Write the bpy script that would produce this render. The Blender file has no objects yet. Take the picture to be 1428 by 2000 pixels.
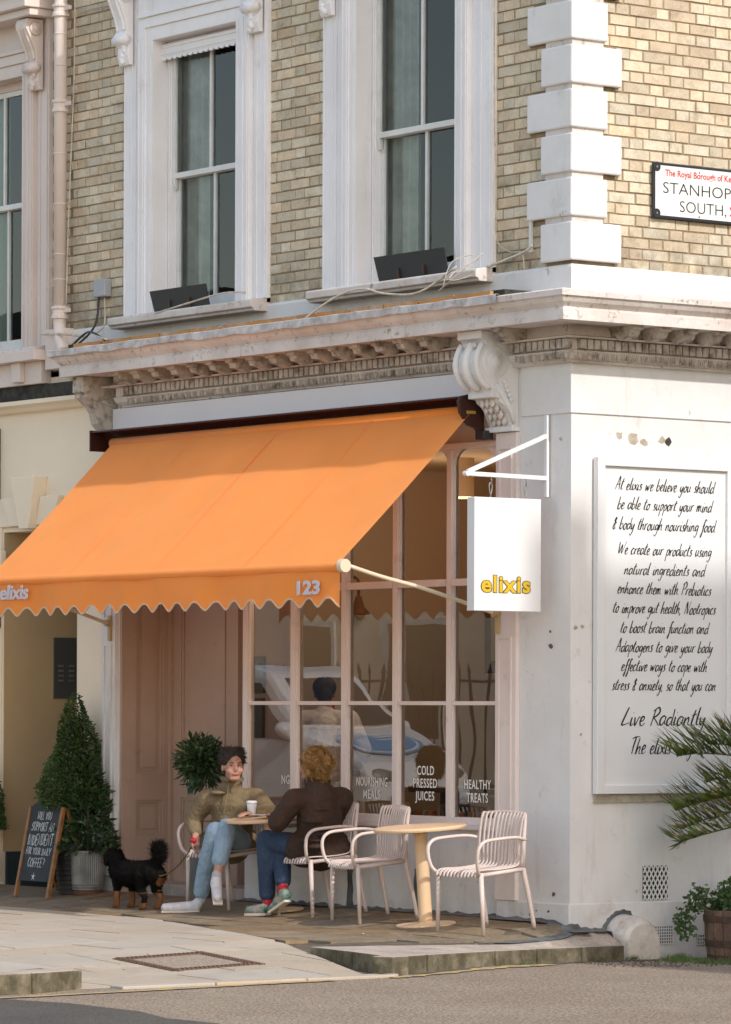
import bpy, math, random
from mathutils import Vector, Matrix
random.seed(7)
sc = bpy.context.scene
col = sc.collection
rad = math.radians

# ------------------------------------------------------------------ camera, sky, sun, exposure
cd = bpy.data.cameras.new('camera')
cam = bpy.data.objects.new('camera', cd); col.objects.link(cam)
cd.sensor_fit = 'VERTICAL'; cd.sensor_height = 36.0; cd.sensor_width = 36.0
cd.lens = 36.0 * 8102 / 2000
cd.shift_y = 0.1945
cd.shift_x = 0.0007
cd.clip_end = 600
phi = rad(53.44)
Rv = Vector((math.cos(phi), math.sin(phi), 0)); Fv = Vector((-math.sin(phi), math.cos(phi), 0)); Uv = Vector((0, 0, 1))
th = 0.003458
Rc = Rv * math.cos(th) - Uv * math.sin(th); Uc = Uv * math.cos(th) + Rv * math.sin(th)
Rc = (Rv * math.cos(th) + Uv * math.sin(th)); Uc = (Uv * math.cos(th) - Rv * math.sin(th))
m = Matrix((Rc, Uc, -Fv)).transposed().to_4x4()
m.translation = Vector((21.650, -17.781, 1.484))
cam.matrix_world = m
sc.camera = cam

SUN = Vector((0.775, 0.035, 0.63)).normalized()
sel = math.asin(SUN.z); saz = math.atan2(SUN.x, SUN.y)
w = bpy.data.worlds.new('World'); sc.world = w; w.use_nodes = True
nt = w.node_tree; bg = nt.nodes['Background']
sky = nt.nodes.new('ShaderNodeTexSky'); sky.sky_type = 'NISHITA'; sky.sun_disc = False
sky.sun_elevation = sel; sky.sun_rotation = saz; sky.air_density = 1.0; sky.dust_density = 1.0; sky.ozone_density = 0.6
wm = nt.nodes.new('ShaderNodeMix'); wm.data_type = 'RGBA'; wm.blend_type = 'MULTIPLY'; wm.inputs[0].default_value = 1.0
wm.inputs[7].default_value = (1.56, 1.37, 1.16, 1)      # thin warm veil over the whole sky
nt.links.new(sky.outputs[0], wm.inputs[6]); nt.links.new(wm.outputs[2], bg.inputs[0]); bg.inputs[1].default_value = 0.15
sl = bpy.data.lights.new('sun', 'SUN'); sl.energy = 2.0; sl.angle = rad(1.0); sl.color = (1.0, 0.975, 0.94)
so = bpy.data.objects.new('sun', sl); col.objects.link(so)
so.rotation_euler = SUN.to_track_quat('Z', 'Y').to_euler(); so.location = (10, 0, 20)
vs = sc.view_settings
vs.view_transform = 'Standard'; vs.look = 'None'; vs.gamma = 1.0; vs.use_curve_mapping = False
vs.exposure = 0.66
try:
    sc.cycles.max_bounces = 8; sc.cycles.transparent_max_bounces = 16; sc.cycles.use_denoising = True
except Exception: pass

# ------------------------------------------------------------------ materials
MATS = {}
def mat(name, c, rough=0.6, c2=None, scale=4.0, var=0.5, bump=0.0, bscale=60.0, bdist=0.01, island=0.0, dirt=None, dscale=1.5, damt=0.5,
        dlo=0.52, dhi=0.7, metal=0.0, emit=None, trans=0.0, spec=0.4, streak=False, fine=0.0, speck=None, run=None, sheen=0.0, coat=0.0, dedge=None):
    if name in MATS: return MATS[name]
    M_ = bpy.data.materials.new(name); M_.use_nodes = True; MATS[name] = M_
    t = M_.node_tree; N = t.nodes; L = t.links; b = N['Principled BSDF']
    b.inputs['Roughness'].default_value = rough; b.inputs['Metallic'].default_value = metal
    b.inputs['Specular IOR Level'].default_value = spec
    if sheen: b.inputs['Sheen Weight'].default_value = sheen; b.inputs['Sheen Roughness'].default_value = 0.5; b.inputs['Sheen Tint'].default_value = (1.0, 0.86, 0.68, 1)
    if coat: b.inputs['Coat Weight'].default_value = coat
    geo = N.new('ShaderNodeNewGeometry')
    def mix(fac, a, bb):
        x = N.new('ShaderNodeMix'); x.data_type = 'RGBA'
        if isinstance(fac, float): x.inputs[0].default_value = fac
        else: L.new(fac, x.inputs[0])
        for i, v in ((6, a), (7, bb)):
            if isinstance(v, tuple): x.inputs[i].default_value = (*v, 1)
            else: L.new(v, x.inputs[i])
        return x.outputs[2]
    def noise(s, detail=5, stretch=None, rgh=0.6):
        n = N.new('ShaderNodeTexNoise'); n.inputs['Scale'].default_value = s; n.inputs['Detail'].default_value = detail
        n.inputs['Roughness'].default_value = rgh
        if stretch:
            mp = N.new('ShaderNodeMapping'); mp.inputs['Scale'].default_value = stretch
            L.new(geo.outputs['Position'], mp.inputs[0]); L.new(mp.outputs[0], n.inputs['Vector'])
        else: L.new(geo.outputs['Position'], n.inputs['Vector'])
        return n.outputs['Fac']
    def ramp(src, lo, hi, a=0.0, bmax=1.0):
        r = N.new('ShaderNodeMapRange'); r.inputs[1].default_value = lo; r.inputs[2].default_value = hi
        r.inputs[3].default_value = a; r.inputs[4].default_value = bmax; L.new(src, r.inputs[0]); return r.outputs[0]
    out = tuple(c)
    if c2: out = mix(ramp(noise(scale), 0.35, 0.65, 0, var * 2 if var < 0.5 else 1), out, tuple(c2))
    if fine:
        f1 = ramp(noise(bscale, 2), 0.3, 0.7, 1 - fine, 1 + fine)
        mm = N.new('ShaderNodeVectorMath'); mm.operation = 'SCALE'
        if isinstance(out, tuple): mm.inputs[0].default_value = out
        else: L.new(out, mm.inputs[0])
        L.new(f1, mm.inputs['Scale']); out = mm.outputs[0]
    if island:
        oi = N.new('ShaderNodeObjectInfo'); ad = N.new('ShaderNodeMath'); ad.operation = 'ADD'
        L.new(oi.outputs['Random'], ad.inputs[0]); L.new(geo.outputs['Random Per Island'], ad.inputs[1])
        fr = N.new('ShaderNodeMath'); fr.operation = 'FRACT'; L.new(ad.outputs[0], fr.inputs[0])
        h = N.new('ShaderNodeHueSaturation'); L.new(ramp(fr.outputs[0], 0, 1, 1 - island, 1 + island * 0.7), h.inputs['Value'])
        m2 = N.new('ShaderNodeMath'); m2.operation = 'MULTIPLY'; m2.inputs[1].default_value = 7.31; L.new(fr.outputs[0], m2.inputs[0])
        f2 = N.new('ShaderNodeMath'); f2.operation = 'FRACT'; L.new(m2.outputs[0], f2.inputs[0])
        L.new(ramp(f2.outputs[0], 0, 1, 0.5 - 0.05 * island, 0.5 + 0.05 * island), h.inputs['Hue'])
        L.new(ramp(f2.outputs[0], 0, 1, 1.1, 0.75), h.inputs['Saturation'])
        if isinstance(out, tuple): h.inputs['Color'].default_value = (*out, 1)
        else: L.new(out, h.inputs['Color'])
        out = h.outputs[0]
    if dirt:
        d = ramp(noise(dscale, 8, (1, 1, 0.25) if streak else None, 0.65), dlo, dhi, 0, damt)
        out = mix(d, out, tuple(dirt))
    if run:     # rain runs: noise stretched down the wall
        rc, ram, rlo, rhi = run
        d2 = ramp(noise(7, 7, (1.1, 1.1, 0.22), 0.75), rlo, rhi, 0, ram); out = mix(d2, out, tuple(rc))
    if speck:   # chips and pocks in the paint
        scs, ssc, slo, sam = speck
        d3 = ramp(noise(ssc, 9, None, 0.75), slo, slo+0.03, 0, sam); out = mix(d3, out, tuple(scs))
    if dedge:   # weathering confined to a height band  (z0, z1, colour, amount)
        z0, z1, dc, am = dedge
        sp = N.new('ShaderNodeSeparateXYZ'); L.new(geo.outputs['Position'], sp.inputs[0])
        band = ramp(sp.outputs[2], z0, z1, 1, 0)
        nn = ramp(noise(5, 6), 0.35, 0.65, 0, 1)
        mu = N.new('ShaderNodeMath'); mu.operation = 'MULTIPLY'; L.new(band, mu.inputs[0]); L.new(nn, mu.inputs[1])
        mu2 = N.new('ShaderNodeMath'); mu2.operation = 'MULTIPLY'; mu2.inputs[1].default_value = am; L.new(mu.outputs[0], mu2.inputs[0])
        out = mix(mu2.outputs[0], out, tuple(dc))
    if isinstance(out, tuple): b.inputs['Base Color'].default_value = (*out, 1)
    else: L.new(out, b.inputs['Base Color'])
    if bump:
        bp = N.new('ShaderNodeBump'); bp.inputs['Strength'].default_value = bump; bp.inputs['Distance'].default_value = bdist
        L.new(noise(bscale, 4), bp.inputs['Height']); L.new(bp.outputs[0], b.inputs['Normal'])
    if emit:
        b.inputs['Emission Color'].default_value = (*emit[:3], 1); b.inputs['Emission Strength'].default_value = emit[3]
    if trans:
        tr = N.new('ShaderNodeBsdfTranslucent')
        if isinstance(out, tuple): tr.inputs[0].default_value = (*out, 1)
        else: L.new(out, tr.inputs[0])
        ms = N.new('ShaderNodeMixShader'); ms.inputs[0].default_value = trans
        L.new(b.outputs[0], ms.inputs[1]); L.new(tr.outputs[0], ms.inputs[2]); L.new(ms.outputs[0], N['Material Output'].inputs[0])
    return M_
def glass_mat(name, tint, refl):
    M_ = bpy.data.materials.new(name); M_.use_nodes = True; MATS[name] = M_
    t = M_.node_tree; N = t.nodes; L = t.links
    N.remove(N['Principled BSDF'])
    tb = N.new('ShaderNodeBsdfTransparent'); tb.inputs[0].default_value = (*tint, 1)
    gb = N.new('ShaderNodeBsdfGlossy'); gb.inputs['Roughness'].default_value = 0.0
    geo = N.new('ShaderNodeNewGeometry'); n = N.new('ShaderNodeTexNoise'); n.inputs['Scale'].default_value = 1.1; n.inputs['Detail'].default_value = 1
    L.new(geo.outputs['Position'], n.inputs['Vector'])
    bp = N.new('ShaderNodeBump'); bp.inputs['Strength'].default_value = 0.05; bp.inputs['Distance'].default_value = 0.05
    L.new(n.outputs['Fac'], bp.inputs['Height']); L.new(bp.outputs[0], gb.inputs['Normal'])
    fr = N.new('ShaderNodeFresnel'); fr.inputs[0].default_value = 1.5
    mu = N.new('ShaderNodeMath'); mu.operation = 'MULTIPLY'; mu.inputs[1].default_value = refl; mu.use_clamp = True
    L.new(fr.outputs[0], mu.inputs[0])
    ms = N.new('ShaderNodeMixShader'); L.new(mu.outputs[0], ms.inputs[0]); L.new(tb.outputs[0], ms.inputs[1]); L.new(gb.outputs[0], ms.inputs[2])
    L.new(ms.outputs[0], N['Material Output'].inputs[0])
    return M_

brickM = mat('yellow_stock_brick', (0.66, 0.555, 0.40), 0.9, (0.55, 0.455, 0.31), 9, 0.5, 0.35, 90, island=0.2, dirt=(0.16, 0.12, 0.07), dscale=6, damt=0.5, dlo=0.56, dhi=0.72, fine=0.12, dedge=(4.5, 4.95, (0.12, 0.10, 0.065), 0.75))
mortarM = mat('old_lime_mortar', (0.36, 0.27, 0.175), 0.95, (0.25, 0.18, 0.11), 8, 0.5, 0.5, 80, dirt=(0.06, 0.045, 0.03), dscale=3, damt=0.5)
whiteM = mat('white_masonry_paint', (0.74, 0.725, 0.71), 0.6, (0.69, 0.67, 0.65), 2.2, 0.5, 0.25, 14, dirt=(0.36, 0.30, 0.23), dscale=3.2, damt=0.35, dlo=0.6, dhi=0.74, fine=0.015, run=((0.40,0.34,0.27),0.45,0.56,0.78), speck=((0.28,0.23,0.17),7.5,0.655,0.7))
wallW = mat('white_render_weathered', (0.73, 0.715, 0.70), 0.65, (0.67, 0.65, 0.63), 1.6, 0.5, 0.4, 9, dirt=(0.34, 0.27, 0.2), dscale=4.5, damt=0.4, dlo=0.60, dhi=0.72, run=((0.42,0.37,0.31),0.5,0.55,0.78), speck=((0.32,0.27,0.20),5.5,0.645,0.75), dedge=(-0.25, 0.45, (0.36, 0.31, 0.26), 0.6))
corniceM = mat('cornice_paint_weathered', (0.72, 0.66, 0.62), 0.7, (0.56, 0.49, 0.44), 2.2, 0.5, 0.45, 25, dirt=(0.20, 0.15, 0.10), dscale=16, damt=0.8, dlo=0.57, dhi=0.7)
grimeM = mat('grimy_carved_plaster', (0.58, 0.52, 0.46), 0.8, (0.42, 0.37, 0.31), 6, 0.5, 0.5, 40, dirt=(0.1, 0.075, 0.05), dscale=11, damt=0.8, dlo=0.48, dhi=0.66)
trimM = mat('window_surround_paint', (0.86, 0.84, 0.84), 0.55, (0.79, 0.765, 0.76), 1.4, 0.5, 0.12, 20, dirt=(0.38, 0.32, 0.26), dscale=5, damt=0.3, dlo=0.62, dhi=0.75, run=((0.5,0.45,0.40),0.35,0.56,0.76), speck=((0.34,0.29,0.22),8,0.685,0.6))
sashM = mat('sash_white_paint', (0.74, 0.73, 0.70), 0.45, (0.64, 0.63, 0.59), 6, 0.5, 0.1, 30, dirt=(0.35, 0.3, 0.22), dscale=14, damt=0.35, dlo=0.6, dhi=0.75)
pinkM = mat('porch_shade_pink_paint', (0.47, 0.335, 0.26), 0.5, (0.42, 0.30, 0.23), 2, 0.5, 0.12, 25, dirt=(0.25, 0.18, 0.14), dscale=9, damt=0.4, dlo=0.62, dhi=0.74)  # porch joinery pink, its colour darkened for the shade under the awning
pinkW = mat('pinkish_white_paint', (0.74, 0.65, 0.61), 0.55, (0.68, 0.58, 0.54), 2, 0.5, 0.12, 25, dirt=(0.35, 0.27, 0.2), dscale=6, damt=0.35, dlo=0.6, dhi=0.74)
creamM = mat('cream_render', (0.87, 0.74, 0.565), 0.7, (0.82, 0.69, 0.52), 1.3, 0.5, 0.15, 20)
ochreM = mat('ochre_porch_paint', (0.53, 0.38, 0.21), 0.7, (0.49, 0.35, 0.19), 1.5, 0.5, 0.12, 20)
fasciaM = mat('lilac_grey_fascia', (0.80, 0.76, 0.77), 0.5, (0.76, 0.72, 0.73), 1.0)
flashM = mat('lead_flashing', (0.62, 0.59, 0.58), 0.6, (0.40, 0.36, 0.34), 9, 0.5, 0.5, 20, dirt=(0.15, 0.12, 0.1), dscale=12, damt=0.6)
tapeM = mat('orange_sealing_strip', (0.50, 0.24, 0.07), 0.7, (0.38, 0.19, 0.07), 8, 0.5, 0.2, 30, dirt=(0.5, 0.45, 0.4), dscale=5, damt=0.7)
tarM = mat('bitumen_seal', (0.055, 0.06, 0.065), 0.55, (0.16, 0.17, 0.17), 5, 0.5, 0.6, 18)
darkM = mat('gap_shade_and_dark_lead', (0.02, 0.02, 0.018), 0.9, (0.06, 0.055, 0.04), 12, 0.5)  # near-black for painted shade in gaps, and for the dark flashing
blackM = mat('black_painted_metal', (0.022, 0.024, 0.027), 0.45)
awnM = mat('orange_awning_canvas', (1.0, 0.31, 0.055), 0.75, (0.98, 0.32, 0.062), 3.0, 0.5, 0.35, 2.2, bdist=0.03, trans=0.2, spec=0.2, sheen=0.22, dirt=(0.72,0.24,0.06), dscale=1.3, damt=0.15, dlo=0.5, dhi=0.75, fine=0.03)
awnTrim = mat('cream_edge_binding', (0.75, 0.55, 0.38), 0.7, trans=0.2)
maroonM = mat('dark_maroon_metal', (0.045, 0.012, 0.009), 0.35)
armM = mat('cream_powder_coat', (0.66, 0.56, 0.40), 0.4)
greyTxt = mat('silver_grey_lettering', (0.55, 0.55, 0.6), 0.6)
signW = mat('white_sign_enamel', (0.72, 0.715, 0.71), 0.3, (0.70, 0.695, 0.69), 2)
goldM = mat('mustard_lettering', (0.62, 0.40, 0.02), 0.5)
inkM = mat('black_lettering', (0.015, 0.015, 0.015), 0.5)
redInk = mat('red_lettering', (0.55, 0.03, 0.03), 0.5)
plateM = mat('street_plate_enamel', (0.74, 0.75, 0.71), 0.3)
chairM = mat('blush_chair_resin', (0.62, 0.51, 0.455), 0.5, (0.60, 0.485, 0.43), 3, bump=0.03)
tableM = mat('peach_table_lacquer', (0.72, 0.50, 0.31), 0.4, (0.70, 0.48, 0.29), 4)
woodM = mat('varnished_pine', (0.30, 0.14, 0.045), 0.5, (0.2, 0.085, 0.025), 14, 0.5, 0.15, 60)
boardM = mat('chalkboard_slate', (0.022, 0.027, 0.03), 0.75, (0.04, 0.045, 0.05), 6, 0.5)
chalkM = mat('chalk', (0.72, 0.72, 0.70), 0.9, (0.4, 0.4, 0.4), 60, 0.5)
vinylM = mat('white_window_vinyl', (0.78, 0.76, 0.72), 0.6)
galvM = mat('galvanised_steel', (0.30, 0.30, 0.28), 0.5, (0.2, 0.2, 0.18), 8, 0.5, 0.1, 30, metal=0.5)
rustM = mat('rusty_rim', (0.16, 0.065, 0.03), 0.8, (0.09, 0.04, 0.02), 12, 0.5)
leafM = mat('box_leaf', (0.085, 0.15, 0.035), 0.5, (0.05, 0.095, 0.02), 5, 0.5, island=0.45, trans=0.2)
bayM = mat('bay_leaf', (0.06, 0.11, 0.04), 0.4, (0.04, 0.08, 0.028), 6, 0.5, island=0.45, trans=0.15)
palmM = mat('palm_leaflet', (0.11, 0.19, 0.028), 0.45, (0.19, 0.235, 0.05), 9, 0.5, island=0.4, trans=0.25)
dryM = mat('dry_palm_tip', (0.32, 0.24, 0.10), 0.7, island=0.3)
pelarM = mat('trailing_plant_leaf', (0.06, 0.12, 0.03), 0.5, (0.09, 0.15, 0.045), 8, 0.5, island=0.4, trans=0.2)
grassM = mat('grass_tuft', (0.09, 0.17, 0.03), 0.6, (0.14, 0.2, 0.05), 10, 0.5, island=0.4, trans=0.2)
barkM = mat('stem_bark', (0.13, 0.09, 0.05), 0.8)
barrelM = mat('weathered_barrel_oak', (0.20, 0.13, 0.085), 0.7, (0.10, 0.06, 0.04), 10, 0.5, 0.4, 40, island=0.25)
hoopM = mat('rusted_iron_hoop', (0.05, 0.03, 0.022), 0.65, (0.09, 0.05, 0.03), 14, 0.5)
flagM = mat('old_brown_flagstone', (0.25, 0.175, 0.095), 0.9, (0.15, 0.105, 0.06), 3.5, 0.5, 0.35, 30, island=0.15, dirt=(0.38, 0.29, 0.18), dscale=7, damt=0.6, dlo=0.5, dhi=0.7, fine=0.2)
paveM = mat('pale_concrete_paving', (0.44, 0.365, 0.28), 0.9, (0.39, 0.32, 0.24), 1.4, 0.5, 0.15, 120, island=0.05, dirt=(0.25, 0.20, 0.15), dscale=3.2, damt=0.5, dlo=0.54, dhi=0.76, fine=0.1, speck=((0.13,0.10,0.08),9,0.67,0.6))
kerbM = mat('mossy_kerb_granite', (0.27, 0.225, 0.16), 0.9, (0.14, 0.115, 0.075), 9, 0.5, 0.6, 40, dirt=(0.06, 0.052, 0.025), dscale=7, damt=0.9, dlo=0.30, dhi=0.60, fine=0.15)
kerbTop = mat('worn_kerb_top', (0.46, 0.38, 0.31), 0.85, (0.34, 0.28, 0.23), 3, 0.5, 0.3, 40, dirt=(0.2, 0.16, 0.12), dscale=6, damt=0.4, fine=0.15)
roadM = mat('chip_seal_road', (0.31, 0.25, 0.185), 0.95, (0.27, 0.205, 0.155), 1.1, 0.5, 1.0, 60, fine=0.6, spec=0.1, dirt=(0.10,0.08,0.065), dscale=55, damt=0.45, dlo=0.52, dhi=0.62)
tarmacM = mat('fresh_grey_tarmac', (0.115, 0.105, 0.09), 0.95, (0.095, 0.087, 0.077), 2, 0.5, 0.8, 90, fine=0.4, spec=0.1)
yellowM = mat('faded_yellow_line', (0.60, 0.39, 0.10), 0.8, (0.36, 0.28, 0.17), 10, 0.5, 0.4, 70, dirt=(0.3, 0.25, 0.2), dscale=8, damt=0.8, dlo=0.45, dhi=0.6)
pebbleM = mat('pebble_infill', (0.42, 0.34, 0.26), 0.85, (0.22, 0.17, 0.13), 60, 0.5, 1.0, 90)
ironM = mat('rusted_iron_edge', (0.10, 0.055, 0.035), 0.7, (0.17, 0.10, 0.07), 40, 0.5, 0.5, 60)
jointM = mat('sandy_joint', (0.13, 0.10, 0.07), 0.95, (0.09, 0.07, 0.05), 12, 0.5)
intWall = mat('shop_interior_wall', (0.38, 0.31, 0.24), 0.8, (0.35, 0.285, 0.22), 1.0)
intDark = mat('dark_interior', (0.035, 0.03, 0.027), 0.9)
intFloor = mat('interior_floor', (0.12, 0.08, 0.05), 0.6)
curtM = mat('sheer_curtain', (0.85, 0.87, 0.80), 0.8, (0.62, 0.64, 0.58), 6, 0.5, trans=0.2)
curtG = mat('pale_green_curtain', (0.6, 0.7, 0.6), 0.8, trans=0.3)
glassM = glass_mat('shop_glass', (0.86, 0.80, 0.72), 2.3)
glassU = glass_mat('sash_glass', (0.78, 0.82, 0.80), 0.95)
skinM = mat('skin', (0.44, 0.24, 0.17), 0.55, (0.40, 0.20, 0.14), 20, 0.5)
khakiM = mat('khaki_jacket_cloth', (0.20, 0.145, 0.08), 0.85, (0.165, 0.12, 0.065), 6, 0.5, 0.8, 13, bdist=0.04)
denimL = mat('light_blue_denim', (0.22, 0.32, 0.42), 0.8, (0.30, 0.40, 0.50), 7, 0.5, 0.8, 16, bdist=0.03)
denimD = mat('navy_denim', (0.018, 0.035, 0.07), 0.8, (0.03, 0.05, 0.095), 8, 0.5, 0.8, 16, bdist=0.03)
jackB = mat('dark_brown_wool', (0.038, 0.02, 0.013), 0.9, (0.055, 0.03, 0.02), 8, 0.5, 0.8, 13, bdist=0.04)
shirtM = mat('lavender_striped_shirt', (0.80, 0.78, 0.86), 0.8, (0.70, 0.68, 0.76), 10, 0.5, 0.8, 14, bdist=0.03)
hairD = mat('dark_hair', (0.016, 0.010, 0.008), 0.6, (0.03,0.018,0.012), 60, 0.5, 1.0, 70)
hairB = mat('blond_hair', (0.42, 0.24, 0.085), 0.5, (0.22, 0.105, 0.03), 60, 0.5, 1.0, 80)
shoeW = mat('white_trainer', (0.62, 0.61, 0.62), 0.5, (0.48,0.47,0.48), 22, 0.5)
shoeG = mat('green_trainer', (0.02, 0.12, 0.085), 0.6, (0.40,0.36,0.30), 16, 0.5)
shoeS = mat('cream_sole', (0.6, 0.52, 0.42), 0.6)
redM = mat('red_plastic', (0.45, 0.015, 0.03), 0.5)
furB = mat('black_fur', (0.006, 0.005, 0.0045), 0.85, (0.012, 0.010, 0.009), 20, 0.5, 0.9, 130, spec=0.15)
furT = mat('tan_fur', (0.30, 0.125, 0.04), 0.8, (0.2, 0.08, 0.03), 25, 0.5, 0.8, 130)
carM = mat('white_car_paint', (0.78, 0.78, 0.77), 0.25, coat=0.5)
carG = mat('car_window_glass', (0.02, 0.022, 0.025), 0.08)
blueM = mat('sky_blue_print', (0.03, 0.28, 0.55), 0.4)
tyreM = mat('tyre_rubber', (0.02, 0.02, 0.02), 0.8)
terrM = mat('red_terrace_brick', (0.24, 0.12, 0.08), 0.9, (0.19, 0.10, 0.07), 1.0, 0.5)
slateM = mat('roof_slate', (0.09, 0.09, 0.10), 0.7)
lampM = mat('warm_lamp_glow', (1, 0.7, 0.3), 0.5, emit=(1.0, 0.55, 0.16, 6.0))
coneM = mat('beige_lamp_metal', (0.55, 0.40, 0.26), 0.5)
greenV = mat('dark_green_frame', (0.02, 0.035, 0.04), 0.5)

# ------------------------------------------------------------------ mesh builder
class MB:
    def __init__(s): s.v = []; s.f = []; s.mi = []; s.cur = 0
    def face(s, idx): s.f.append(idx); s.mi.append(s.cur)
    def quad(s, a, b, c, d):
        n = len(s.v); s.v += [tuple(a), tuple(b), tuple(c), tuple(d)]; s.face((n, n+1, n+2, n+3)); return s
    def box(s, x0, x1, y0, y1, z0, z1):
        n = len(s.v)
        s.v += [(x0,y0,z0),(x1,y0,z0),(x1,y1,z0),(x0,y1,z0),(x0,y0,z1),(x1,y0,z1),(x1,y1,z1),(x0,y1,z1)]
        for q in ((0,3,2,1),(4,5,6,7),(0,1,5,4),(1,2,6,5),(2,3,7,6),(3,0,4,7)): s.face(tuple(n+i for i in q))
        return s
    def hexa(s, pts):
        n = len(s.v); s.v += [tuple(p) for p in pts]
        for q in ((0,3,2,1),(4,5,6,7),(0,1,5,4),(1,2,6,5),(2,3,7,6),(3,0,4,7)): s.face(tuple(n+i for i in q))
        return s
    def bar(s, a, b, w_, h_, up=(0,0,1)):
        a = Vector(a); b = Vector(b); d = (b-a).normalized(); u = Vector(up)
        if abs(d.dot(u)) > 0.98: u = Vector((0,1,0))
        r = d.cross(u).normalized(); u = r.cross(d)
        p = []
        for c in (a, b):
            for i, j in ((-1,-1),(1,-1),(1,1),(-1,1)): p.append(c + r*w_/2*i + u*h_/2*j)
        n = len(s.v); s.v += [tuple(q) for q in p]
        for q in ((0,1,2,3),(7,6,5,4),(0,4,5,1),(1,5,6,2),(2,6,7,3),(3,7,4,0)): s.face(tuple(n+i for i in q))
        return s
    def prism(s, poly, axis, a, b, smooth=False):
        # poly: 2-D points; axis 0: (y,z) extruded in x ; 1: (x,z) in y ; 2: (x,y) in z
        n = len(s.v); k = len(poly)
        for t in (a, b):
            for p in poly:
                s.v.append((t,p[0],p[1]) if axis==0 else ((p[0],t,p[1]) if axis==1 else (p[0],p[1],t)))
        for i in range(k):
            j = (i+1) % k; s.face((n+i, n+j, n+k+j, n+k+i))
        s.face(tuple(n+i for i in reversed(range(k)))); s.face(tuple(n+k+i for i in range(k)))
        return s
    def tube(s, pts, r, seg=8, caps=True, squash=None):
        pts = [Vector(p) for p in pts]; n0 = len(s.v); up = None
        for i, p in enumerate(pts):
            d = (pts[min(i+1, len(pts)-1)] - pts[max(i-1, 0)]).normalized()
            if up is None:
                up = Vector((0,0,1)) if abs(d.z) < 0.9 else Vector((1,0,0))
            side = d.cross(up).normalized(); up = side.cross(d).normalized()
            rr = r[i] if isinstance(r, (list, tuple)) else r
            for k in range(seg):
                a = 2*math.pi*k/seg
                s.v.append(tuple(p + side*math.cos(a)*rr*(squash[0] if squash else 1) + up*math.sin(a)*rr*(squash[1] if squash else 1)))
        for i in range(len(pts)-1):
            for k in range(seg):
                a = n0+i*seg+k; b = n0+i*seg+(k+1)%seg
                s.face((a, b, b+seg, a+seg))
        if caps:
            s.face(tuple(n0+k for k in reversed(range(seg)))); e = n0+(len(pts)-1)*seg; s.face(tuple(e+k for k in range(seg)))
        return s
    def lathe(s, prof, seg=24, c=(0,0,0)):
        n0 = len(s.v)
        for r, z in prof:
            for k in range(seg):
                a = 2*math.pi*k/seg; s.v.append((c[0]+r*math.cos(a), c[1]+r*math.sin(a), c[2]+z))
        for i in range(len(prof)-1):
            for k in range(seg):
                a = n0+i*seg+k; b = n0+i*seg+(k+1)%seg; s.face((a, b, b+seg, a+seg))
        s.face(tuple(n0+k for k in reversed(range(seg)))); e = n0+(len(prof)-1)*seg; s.face(tuple(e+k for k in range(seg)))
        return s
    def ell(s, c, r, rot=None, seg=12, rings=8):
        n0 = len(s.v); c = Vector(c)
        for i in range(rings+1):
            t = math.pi*i/rings
            for k in range(seg):
                a = 2*math.pi*k/seg; p = Vector((math.sin(t)*math.cos(a)*r[0], math.sin(t)*math.sin(a)*r[1], math.cos(t)*r[2]))
                if rot is not None: p = rot @ p
                s.v.append(tuple(c+p))
        for i in range(rings):
            for k in range(seg):
                a = n0+i*seg+k; b = n0+i*seg+(k+1)%seg; s.face((a, a+seg, b+seg, b))
        return s
    def cone(s, a, b, ra, rb, seg=12):   # capsule
        a = Vector(a); b = Vector(b)
        s.tube([a, b], [ra, rb], seg); s.ell(a, (ra,)*3, seg=seg); s.ell(b, (rb,)*3, seg=seg); return s
    def mesh(s, name, mats, smooth=False):
        me = bpy.data.meshes.new(name); me.from_pydata(s.v, [], s.f)
        for m_ in (mats if isinstance(mats, (list, tuple)) else [mats]): me.materials.append(m_)
        if any(s.mi): me.polygons.foreach_set('material_index', s.mi)
        if smooth: me.polygons.foreach_set('use_smooth', [True]*len(s.f))
        me.update(); return me
    def build(s, name, mats, parent=None, smooth=False, loc=None, rot=None, bevel=0):
        me = s.mesh(name, mats, smooth)
        o = bpy.data.objects.new(name, me); col.objects.link(o)
        if parent: o.parent = parent
        if loc: o.location = loc
        if rot: o.rotation_euler = rot
        if bevel:
            bm = o.modifiers.new('bevel', 'BEVEL'); bm.width = bevel; bm.segments = 2; bm.limit_method = 'ANGLE'
        return o
def tag(o, label=None, cat=None, group=None, kind=None):
    if label: o['label'] = label
    if cat: o['category'] = cat
    if group: o['group'] = group
    if kind: o['kind'] = kind
    return o
def empty(name, loc=(0,0,0), rz=0, label=None, cat=None, group=None):
    o = bpy.data.objects.new(name, None); col.objects.link(o); o.location = loc; o.rotation_euler = (0,0,rz); o.empty_display_size = 0.1
    return tag(o, label, cat, group)
def copy_tree(o, parent=None):
    c = o.copy(); col.objects.link(c); c.parent = parent
    for ch in list(o.children): copy_tree(ch, c)
    return c
def inst(name, me, loc, parent, rot=None, scale=None):
    o = bpy.data.objects.new(name, me); col.objects.link(o); o.parent = parent; o.location = loc
    if rot: o.rotation_euler = rot
    if scale: o.scale = scale
    return o
FRONT = Matrix(((1,0,0),(0,0,-1),(0,1,0)))          # text faces -Y
SIDE = Matrix(((0,0,1),(1,0,0),(0,1,0)))            # text faces +X
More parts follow.
